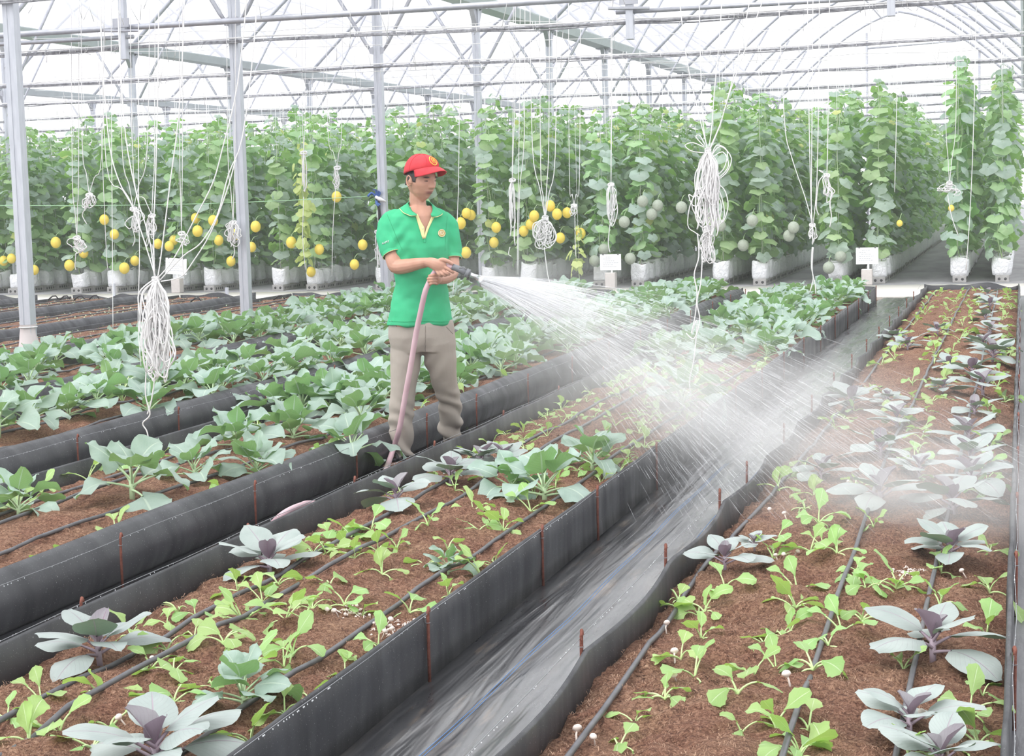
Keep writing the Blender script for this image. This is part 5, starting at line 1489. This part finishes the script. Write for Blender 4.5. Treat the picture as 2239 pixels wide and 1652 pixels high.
# ---- polo shirt
green = noisy('green_polo_knit', (0.035, 0.44, 0.20), (0.055, 0.52, 0.26), 5, .8, 0, .15, 350)
sh = MB()
add_rings(sh, ring_rows([(x, y, w_, a, b) for x, y, w_, a, b in TOR[1:]], yawT))
T(sh, [(872, 484, .0), (855, 490, .005), (849, 512, .02), (852, 534, .045), (858, 553, .065)], [(.075, .07), (.072, .07), (.068, .066), (.062, .062), (.057, .060)], 20)
T(sh, [(966, 488, -.06), (981, 496, -.07), (986, 520, -.06), (988, 543, -.05), (989, 563, -.035)], [(.07, .07), (.060, .064), (.056, .060), (.053, .057), (.051, .055)], 20)
shirt = remesh(sh, 'shirt', 0.0055, 6, .5)
bmh = bmesh = None
import bmesh
bm = bmesh.new(); bm.from_mesh(shirt)
def pxof(p):
    c = ROT.transposed() @ (p - CAM); return 1119.5 + FPX * c.x / -c.z, 826.0 - FPX * c.y / -c.z
kill = []; NKA = H(916, 455, -.02)
for v in bm.verts:      # cloth folds, then the open neck
    p = v.co; n = v.normal; px, py = pxof(p)
    f = .0075 * noise.noise(Vector((p.x * 9, p.y * 9, p.z * 5))) + .0035 * noise.noise(p * 24)
    f += .0080 * math.sin((p.z * 20 + (px - 920) * .035) + 3 * noise.noise(p * 4)) * max(0, 1 - abs(py - 625) / 70)
    f += .0075 * math.sin(((px - 905) * .13 - (py - 560) * .05) + 2.5 * noise.noise(p * 5)) * max(0, 1 - abs(py - 570) / 80)
    f += .009 * math.sin((px - 880) * .09 + 2 * noise.noise(p * 3)) * max(0, (py - 640) / 70)
    f += .006 * math.sin((px + py) * .16) * g(px - 874, 18) * g(py - 520, 40)
    v.co = p + n * f
    front = n.dot(TV) > -.1
    t = (py - 462) / (520 - 462)
    if front and py < 521 and ((py < 469 and 899 < px < 948) or (0 <= t <= 1 and (911 + 14 * t) < px < (948 - 20 * t))): kill.append(v)
    elif py < 462 and (Vector((p.x, p.y, 0)) - Vector((NKA.x, NKA.y, 0))).length < .068: kill.append(v)
bm.verts.ensure_lookup_table(); bm.verts.index_update()
bvh = BVHTree.FromPolygons([v.co.copy() for v in bm.verts], [tuple(v.index for v in f.verts) for f in bm.faces])
bmesh.ops.delete(bm, geom=kill, context='VERTS')
bm.to_mesh(shirt); bm.free()
shirt.transform(MI); shirt.materials.clear(); shirt.materials.append(green); shirt.shade_smooth()
so_ = bpy.data.objects.new('polo_shirt', shirt); COL.objects.link(so_); so_.parent = man
def onshirt(px, py, off=.002):
    a = H(px, py, .6); r = ray(px, py).normalized(); hit = bvh.ray_cast(a, r, 1.2)
    if hit[0] is None: return H(px, py, .11)
    return hit[0] - r * off
cream = mat('cream_placket', (0.78, 0.74, 0.36), .7)
def patch(mb, ring, off=.002, n=6):
    """closed outline of pixels -> conforming fan patch"""
    cx = sum(p[0] for p in ring) / len(ring); cy = sum(p[1] for p in ring) / len(ring)
    rows = []
    for t in np.linspace(0.02, 1, n): rows.append([onshirt(cx + (x - cx) * t, cy + (y - cy) * t, off) for x, y in ring])
    mb.grid(rows, closed=True)
def strip(mb, A, B, off=.003, n=12, m=4):
    rows = []
    for t in np.linspace(0, 1, n):
        def at(P):
            f = t * (len(P) - 1); i = min(int(f), len(P) - 2); q = f - i; return (P[i][0] * (1 - q) + P[i + 1][0] * q, P[i][1] * (1 - q) + P[i + 1][1] * q)
        a, b = at(A), at(B)
        rows.append([onshirt(a[0] + (b[0] - a[0]) * s, a[1] + (b[1] - a[1]) * s, off) for s in np.linspace(0, 1, m)])
    mb.grid(rows)
def bandmesh(A, B, name, m, off=.004, th=.0015, parent=so_):
    mb = MB(); strip(mb, A, B, off); o = part(mb, name, m, parent=parent); s = o.modifiers.new('t', 'SOLIDIFY'); s.thickness = th; s.offset = 1; return o
bandmesh([(907, 467), (912.5, 484), (918.5, 504), (924, 522)], [(913, 467), (922, 487), (929, 498), (928, 521)], 'placket', cream)
bandmesh([(945, 470), (938, 486), (931, 503), (926.5, 521)], [(951, 472), (943.5, 487), (937, 501), (930.5, 521)], 'placket', cream)
bandmesh([(925.6, 521), (926, 530)], [(931, 520), (931, 530)], 'placket', green, .002)
mb = MB()
for (x, y) in ((924, 499), (946, 473)): mb.sphere(onshirt(x, y, .0065), .0032, 8, 6)
part(mb, 'button', M['paper'], parent=so_)
# collar flaps: fold line high on the neck, points on the chest
def collar(fold, edge, name):
    mb = MB(); n = 16; rows = []
    for t in np.linspace(0, 1, n):
        def at(P):
            f = t * (len(P) - 1); i = min(int(f), len(P) - 2); q = f - i; return [P[i][k] * (1 - q) + P[i + 1][k] * q for k in range(3)]
        a, b = at(fold), at(edge); row = []
        for s in np.linspace(0, 1, 6):
            p = [a[k] * (1 - s) + b[k] * s for k in range(3)]
            row.append(H(p[0], p[1], p[2] + .010 * math.sin(s * PI)))
        rows.append(row)
    mb.grid(rows); o = part(mb, name, green, parent=so_); s = o.modifiers.new('t', 'SOLIDIFY'); s.thickness = .003; s.offset = 0
    mb = MB(); mb.tube([r_[-1] for r_ in rows], .0022, 5); part(mb, 'collar_piping', cream, parent=so_)
collar([(896, 439, -.045), (892, 444, .012), (896, 453, .048), (902, 462, .075), (911, 468, .092)], [(883, 452, -.05), (873, 455, .03), (882, 465, .085), (898, 472, .112), (911, 471, .108)], 'collar')
collar([(939, 441, -.05), (944, 446, .0), (946, 456, .028), (945, 463, .050), (942, 468, .075)], [(950, 450, -.06), (962, 461, -.03), (968, 468, .030), (956, 474, .075), (944, 474, .085)], 'collar')
collar([(896, 439, -.045), (905, 436, -.075), (918, 435, -.088), (930, 437, -.08), (940, 441, -.05)], [(886, 451, -.055), (900, 450, -.105), (918, 449, -.12), (935, 450, -.105), (948, 451, -.06)], 'collar')
# sleeve cuffs
for nm, P, rr_ in (('sleeve_cuff', [(857, 549, .062), (859.5, 556, .070)], (.0600, .0625)), ('sleeve_cuff', [(988.6, 558, -.039), (989.2, 565, -.033)], (.0530, .0565))):
    mb = MB(); mb.tube([H(*p) for p in P], rr_, 28, caps=False); part(mb, nm, green, parent=so_)
    mb = MB(); c0, c1 = H(*P[0]), H(*P[1]); ax = (c1 - c0).normalized()
    e1 = ax.orthogonal().normalized(); e2 = ax.cross(e1)
    mb.tube([c1 + e1 * (rr_[0] * math.cos(t)) + e2 * (rr_[0] * math.sin(t)) for t in np.linspace(0, 2 * PI, 33)], .0026, 6); part(mb, 'cuff_piping', cream, parent=so_)
# hem stitching line and side seams
mb = MB(); mb.tube([onshirt(x, 703 + .6 * math.sin(x * .08) , .001) for x in range(850, 992, 4)], .0012, 4); part(mb, 'hem_seam', mat('dark_green_thread', (.02, .30, .13), .8), parent=so_)
mb = MB(); mb.tube([onshirt(p[0], p[1], .0006) for p in smooth_path([(846, 468, 0), (853, 484, 0), (862, 506, 0), (871, 528, 0), (879, 545, 0)], 5)], .0009, 4); mb.tube([onshirt(p[0], p[1], .0006) for p in smooth_path([(978, 474, 0), (976, 492, 0), (974, 515, 0), (973, 548, 0)], 5)], .0009, 4); part(mb, 'armhole_seam', bpy.data.materials['dark_green_thread'], parent=so_)
# chest badge: cream ring, gold centre
mb = MB(); patch(mb, [(966 + 8.4 * math.cos(t), 509.5 + 8.8 * math.sin(t)) for t in np.linspace(0, 2 * PI, 20, endpoint=False)], .0035); badge = part(mb, 'chest_badge', mat('tan_gold_badge', (0.62, 0.46, 0.16), .6), parent=so_)
mb = MB(); mb.tube([onshirt(966 + 7.4 * math.cos(t), 509.5 + 7.8 * math.sin(t), .005) for t in np.linspace(0, 2 * PI, 24)], .0015, 5); mb.tube([onshirt(966 + 3.8 * math.cos(t), 509.5 + 4.0 * math.sin(t), .005) for t in np.linspace(0, 2 * PI, 20)], .0020, 5)
part(mb, 'badge_ring', mat('cream_thread', (0.85, 0.80, 0.62), .6), parent=badge)
mb = MB(); mb.sphere(onshirt(966, 509.5, .004), (.003, .003, .005), 8, 6); part(mb, 'badge_heart', mat('white_thread', (0.80, 0.82, 0.85), .6), parent=badge)
# white lettering on the sleeve (only its end strokes can be read)
mb = MB()
def stroke(pts, r=.0016): mb.tube([onshirt(x, y, .003) for x, y in pts], r, 4)
for (ox, oy, kind) in ((836.6, 532.0, 'A'), (840.0, 530.9, 'A'), (843.4, 529.6, 'Y'), (846.2, 528.4, '1'), (849.0, 527.2, '2')):
    if kind == 'A': stroke([(ox - 1.4, oy + 2.6), (ox, oy - 2.2), (ox + 1.4, oy + 2.0)], .0013); stroke([(ox - .9, oy + .9), (ox + .9, oy + .5)], .0011)
    if kind == 'Y': stroke([(ox - 1.3, oy - 2.0), (ox, oy), (ox, oy + 2.4)], .0013); stroke([(ox + 1.3, oy - 2.6), (ox, oy)], .0013)
    if kind == '1': stroke([(ox - .8, oy - 1.6), (ox, oy - 2.6), (ox, oy + 2.4)], .0013)
    if kind == '2': stroke([(ox - 1.2, oy - 1.4), (ox, oy - 2.6), (ox + 1.2, oy - 1.6), (ox - 1.2, oy + 2.2), (ox + 1.4, oy + 1.6)], .0013)
part(mb, 'sleeve_lettering', M['paper'], parent=so_)

# ---- trousers
beige = noisy('beige_cotton_trousers', (0.40, 0.355, 0.315), (0.47, 0.42, 0.375), 4, .85, 0, .12, 300)
tr = MB()
add_rings(tr, ring_rows([(920, 700, .0, .180, .112), (921, 712, .0, .186, .116), (922, 735, .0, .188, .118), (925, 752, -.005, .186, .115), (927, 768, -.01, .180, .105)], math.radians(8)))
LL = [(893, 742, .0, .098), (886, 790, .0, .088), (882, 850, .0, .071), (877, 905, -.01, .072), (876, 950, -.02, .069), (877, 985, -.02, .064), (880, 1001, -.015, .066)]
RL = [(957, 742, -.01, .098), (964, 790, -.04, .090), (972, 835, -.09, .074), (984, 880, -.16, .064), (984, 925, -.23, .070), (989, 958, -.28, .060), (992, 969, -.30, .052)]
T(tr, [p[:3] for p in LL], [(p[3], p[3] * 1.02) for p in LL], 22); T(tr, [p[:3] for p in RL], [(p[3], p[3] * 1.02) for p in RL], 22)
trm = remesh(tr, 'trousers', 0.0055, 6, .5)
bm = bmesh.new(); bm.from_mesh(trm); kill = []
for v in bm.verts:
    p = v.co; px, py = pxof(p)
    lowl = max(0, (py - 860) / 140) if px < 925 else max(0, (py - 835) / 110)
    f = .003 * noise.noise(Vector((p.x * 8, p.y * 8, p.z * 5)))
    f += .002 * noise.noise(p * 22) + lowl * .0120 * math.sin(p.z * 62 + (px - 920) * .10 + 4 * noise.noise(p * 6))
    f += .007 * math.sin((px - 930) * .12 + (py - 780) * .10) * g(py - 790, 45) * g(px - 932, 36)
    v.co = p + v.normal * f
bm.to_mesh(trm); bm.free()
tb = BVHTree.FromPolygons([v.co.copy() for v in trm.vertices], [tuple(p.vertices) for p in trm.polygons])
trm.transform(MI); trm.materials.clear(); trm.materials.append(beige); trm.shade_smooth()
to = bpy.data.objects.new('trousers', trm); COL.objects.link(to); to.parent = man
def ontr(px, py, off=.001):
    a = H(px, py, .6); r = ray(px, py).normalized(); hit = tb.ray_cast(a, r, 1.6); return (hit[0] - r * off) if hit[0] else H(px, py, .1)
dk = mat('trouser_seam_thread', (.27, .24, .21), .9)
mb = MB(); mb.tube([ontr(930 + .5 * math.sin(y), y) for y in range(712, 772, 4)], .0014, 4); part(mb, 'fly_seam', dk, parent=to)
mb = MB(); mb.tube([ontr(x, 714 + (868 - x) * -1.1) for x in range(856, 870, 2)], .0014, 4); part(mb, 'pocket_edge', dk, parent=to)
mb = MB(); mb.tube([ontr(x, 714 + (x - 976) * 1.1) for x in range(976, 992, 2)], .0014, 4); part(mb, 'pocket_edge', dk, parent=to)
# ---- sandals
def sandal(heel, toe, straps):
    a, b = H(*heel), H(*toe); a.z = .012; b.z = .012; d = (b - a).normalized(); s = Vector((-d.y, d.x, 0)); ln = (b - a).length
    root = empty('sandal'); root.parent = man
    mb = MB(); rows = []
    for z in (0.002, .020):
        row = []
        for t in np.linspace(0, 2 * PI, 28, endpoint=False):
            u = .5 + .5 * math.cos(t); w_ = .040 * (1 + .15 * u); row.append(a - d * .01 + d * (ln + .03) * u + s * w_ * math.sin(t) + Vector((0, 0, z - a.z + .012)))
        rows.append(row)
    add_rings(mb, rows); part(mb, 'sole', M['black'], parent=root)
    for u in straps:
        mb = MB(); c = a + d * ln * u
        P = [c + s * (.044 * math.cos(t)) + Vector((0, 0, .008 + (.062 if u < .5 else .042) * math.sin(t))) for t in np.linspace(0, PI, 12)]
        mb.tube(P, [(.004, .012)] * 12, 8, ref=(0, 0, 1)); part(mb, 'strap', M['black'], parent=root)
sandal((893, 1004, -.03), (829, 1020, .115), (.30, .52, .72))
sandal((988, 974, -.30), (1020, 983, -.16), (.35, .7))

# ================================================================== HOSE, NOZZLE, SPRAY
g0 = onz(842, 1034, .05)
hp_ = [H(992, 584, .288), H(980, 582, .284), H(968, 583, .272), H(957, 588, .264), H(949, 597, .258), H(943, 608, .252), H(936, 622, .248), H(929, 640, .245), H(919, 685, .225), H(910, 728, .205), H(898, 800, .18), H(886, 866, .155), H(873, 938, .13), H(857, 990, .11)]
hp_ += [g0, Vector((-3.13, g0.y - .35, .022)), Vector((-3.03, 8.1, .018)), Vector((-2.99, 7.75, .02)), onz(688, 1101, .06), onz(655, 1106, .11), onz(625, 1120, .12), onz(603, 1138, .08), onz(592, 1156, .04), Vector((-2.98, 6.45, .022)), Vector((-2.99, 5.6, .022)), Vector((-3.02, 4.4, .022)), Vector((-3.0, 3.2, .022))]
mb = MB(); mb.tube(smooth_path(hp_, 7), .0155, 14)
tag(mb.build('water_hose', M['pinkhose']), 'dusty pink hose held by the man, running down and along the narrow path', 'hose')
root = empty('spray_nozzle', H(1022, 597, .30)); o0 = Vector(root.location); tag(root, 'hose nozzle with grey rubber sleeve and chrome shower head', 'nozzle')
def nz(pts, rad, name, m, seg=16):
    mb = MB(); mb.tube([H(*p) - o0 for p in pts], rad, seg); return mb.build(name, m, root)
nz([(989, 583, .287), (997, 585.5, .29), (1007, 590, .296), (1020, 596, .30)], [.0180, .0178, .0185, .020], 'rubber_sleeve', M['rubber'])
nz([(1018, 595, .30), (1020, 596, .30), (1022, 597, .301), (1024, 598, .301), (1026, 599, .302)], [.022, .026, .022, .026, .021], 'threaded_collar', M['rubber'])
nz([(1024, 598, .301), (1036, 603, .306), (1046, 607, .31)], [.0125, .0125, .015], 'metal_neck', M['chrome'])
nz([(1044, 606, .309), (1050, 610, .313), (1056, 614, .318), (1058, 615.4, .319)], [.015, .024, .036, .036], 'shower_head', M['chrome'], 22)
mb = MB(); mb.tube([H(1004, 586, .31) - o0, H(1014, 583, .315) - o0, H(1020, 590, .31) - o0], .003, 5); mb.build('wire_clip', M['wire'], root)

def m_water():
    m = bpy.data.materials.new('water_thread'); m.use_nodes = True; nt = m.node_tree
    b = bsdf(m); b.inputs['Base Color'].default_value = (.95, .96, 1, 1); b.inputs['Roughness'].default_value = .15
    t = N(m, 'ShaderNodeBsdfTransparent'); x = N(m, 'ShaderNodeMixShader'); x.inputs[0].default_value = .24
    L(m, t.outputs[0], x.inputs[1]); L(m, b.outputs[0], x.inputs[2]); L(m, x.outputs[0], nt.nodes['Material Output'].inputs[0]); return m
M['water'] = m_water()
S0 = H(1059, 616, .322); land = onz(1990, 1070, .2)
dh = Vector((land.x - S0.x, land.y - S0.y, 0)); dist = dh.length; dh.normalize(); sdv = Vector((-dh.y, dh.x, 0))
rs = random.Random(99); mb = MB()
disc_n = (dh * .93 + Vector((0, 0, -.30))).normalized(); e1 = sdv; e2 = disc_n.cross(e1)
for i in range(620):
    a = rs.uniform(0, 2 * PI); q = math.sqrt(rs.random())
    st0 = S0 + e1 * (.032 * q * math.cos(a)) + e2 * (.032 * q * math.sin(a))
    sp = rs.uniform(4.2, 9.4); yaw = .27 * q * math.cos(a) + rs.gauss(0, .05); el = -.12 + .13 * q * math.sin(a) + rs.gauss(0, .02)
    v0 = (dh * math.cos(yaw) + sdv * math.sin(yaw)) * (sp * math.cos(el)) + Vector((0, 0, sp * math.sin(el)))
    t = 0.0; solid = rs.uniform(.05, .14)
    def at(t): return st0 + v0 * t + Vector((0, 0, -4.9 * t * t))
    mb.tube([at(solid * k / 4) for k in range(5)], [.0012] * 4 + [.0006], 4, caps=False)
    t = solid
    while True:
        t += rs.uniform(.012, .05); dl = rs.uniform(.006, .018); p = at(t)
        if p.z < .05 or t > .9: break
        if p.z < .24 and (BEDS['C'][0] < p.x < BEDS['C'][1] or BEDS['R'][0] < p.x < BEDS['R'][1]) and p.z < .15: break
        off = Vector((rs.gauss(0, .03), rs.gauss(0, .03), rs.gauss(0, .02))) * min(1, t * 3); r_ = rs.uniform(.0004, .0009)
        mb.tube([p + off, at(t + dl * .5) + off, at(t + dl) + off], [r_ * .4, r_, r_ * .6], 4, caps=False); t += dl
o = mb.build('water_spray', M['water']); tag(o, 'fan of water threads and drops shot from the shower head over the beds', 'water', kind='stuff')
# drops bouncing where the jets land
def m_mist(name, dens, box=True):
    """scattering droplets, thinning out softly towards the rim of the cloud"""
    m = bpy.data.materials.new(name); m.use_nodes = True; nt = m.node_tree; nt.nodes.remove(bsdf(m))
    v = N(m, 'ShaderNodeVolumeScatter'); v.inputs['Color'].default_value = (.99, .99, 1, 1); v.inputs['Anisotropy'].default_value = .0
    tc = N(m, 'ShaderNodeTexCoord')
    ln = N(m, 'ShaderNodeVectorMath', operation='LENGTH'); L(m, tc.outputs['Object'], ln.inputs[0])
    f = maprange(m, ln.outputs['Value'], 0.15, 1.0, 1.0, 0.0); f = math_n(m, 'POWER', f, 1.6)
    nz_ = maprange(m, noi(m, tc.outputs['Object'], 2.2, 2), .35, .65, .35, 1.5)
    L(m, math_n(m, 'MULTIPLY', math_n(m, 'MULTIPLY', f, nz_), dens), v.inputs['Density'])
    L(m, v.outputs[0], nt.nodes['Material Output'].inputs['Volume']); return m
def cloud(name, c, dirv, rad, dens, label):
    mb = MB(); mb.sphere((0, 0, 0), 1.0, 20, 12); o = mb.build(name, m_mist(name + '_volume', dens))
    q = Vector(dirv).normalized().to_track_quat('X', 'Z')
    o.rotation_mode = 'QUATERNION'; o.rotation_quaternion = q; o.location = c; o.scale = rad; tag(o, label, 'mist', kind='stuff'); return o
mid = S0 + dh * 1.15 + Vector((0, 0, -.36))
cloud('mist_core', S0 + dh * .55 + Vector((0, 0, -.10)), dh + Vector((0, 0, -.22)), (.62, .18, .14), 3.0, 'dense white core of the spray close to the shower head')
cloud('mist_plume', mid, dh + Vector((0, 0, -.38)), (1.6, .7, .40), 1.0, 'white mist plume spreading from the shower head across the wide path')
cloud('landing_mist', onz(2000, 1070, .30), dh, (1.0, .85, .34), .95, 'low white mist hanging over the misty red cabbages')
cloud('drifting_mist', onz(1620, 900, .35), dh + Vector((0, 0, -.15)), (1.8, 1.4, .50), .8, 'thin drifting mist over the wide path and tall wall')

# humid air of the house: very thin, fills the whole building
mb = MB(); mb.box(-34, 3, -1.5, 65, .45, 8.6); o = mb.build('humid_air', M['film'], smooth=False)
hm = bpy.data.materials.new('humid_air_volume'); hm.use_nodes = True; hm.node_tree.nodes.remove(bsdf(hm))
hv = N(hm, 'ShaderNodeVolumeScatter'); hv.inputs['Color'].default_value = (.99, .99, 1, 1); hv.inputs['Density'].default_value = .0022
L(hm, hv.outputs[0], hm.node_tree.nodes['Material Output'].inputs['Volume'])
o.data.materials.clear(); o.data.materials.append(hm); tag(o, 'thin humid haze filling the glasshouse air', 'haze', kind='stuff')
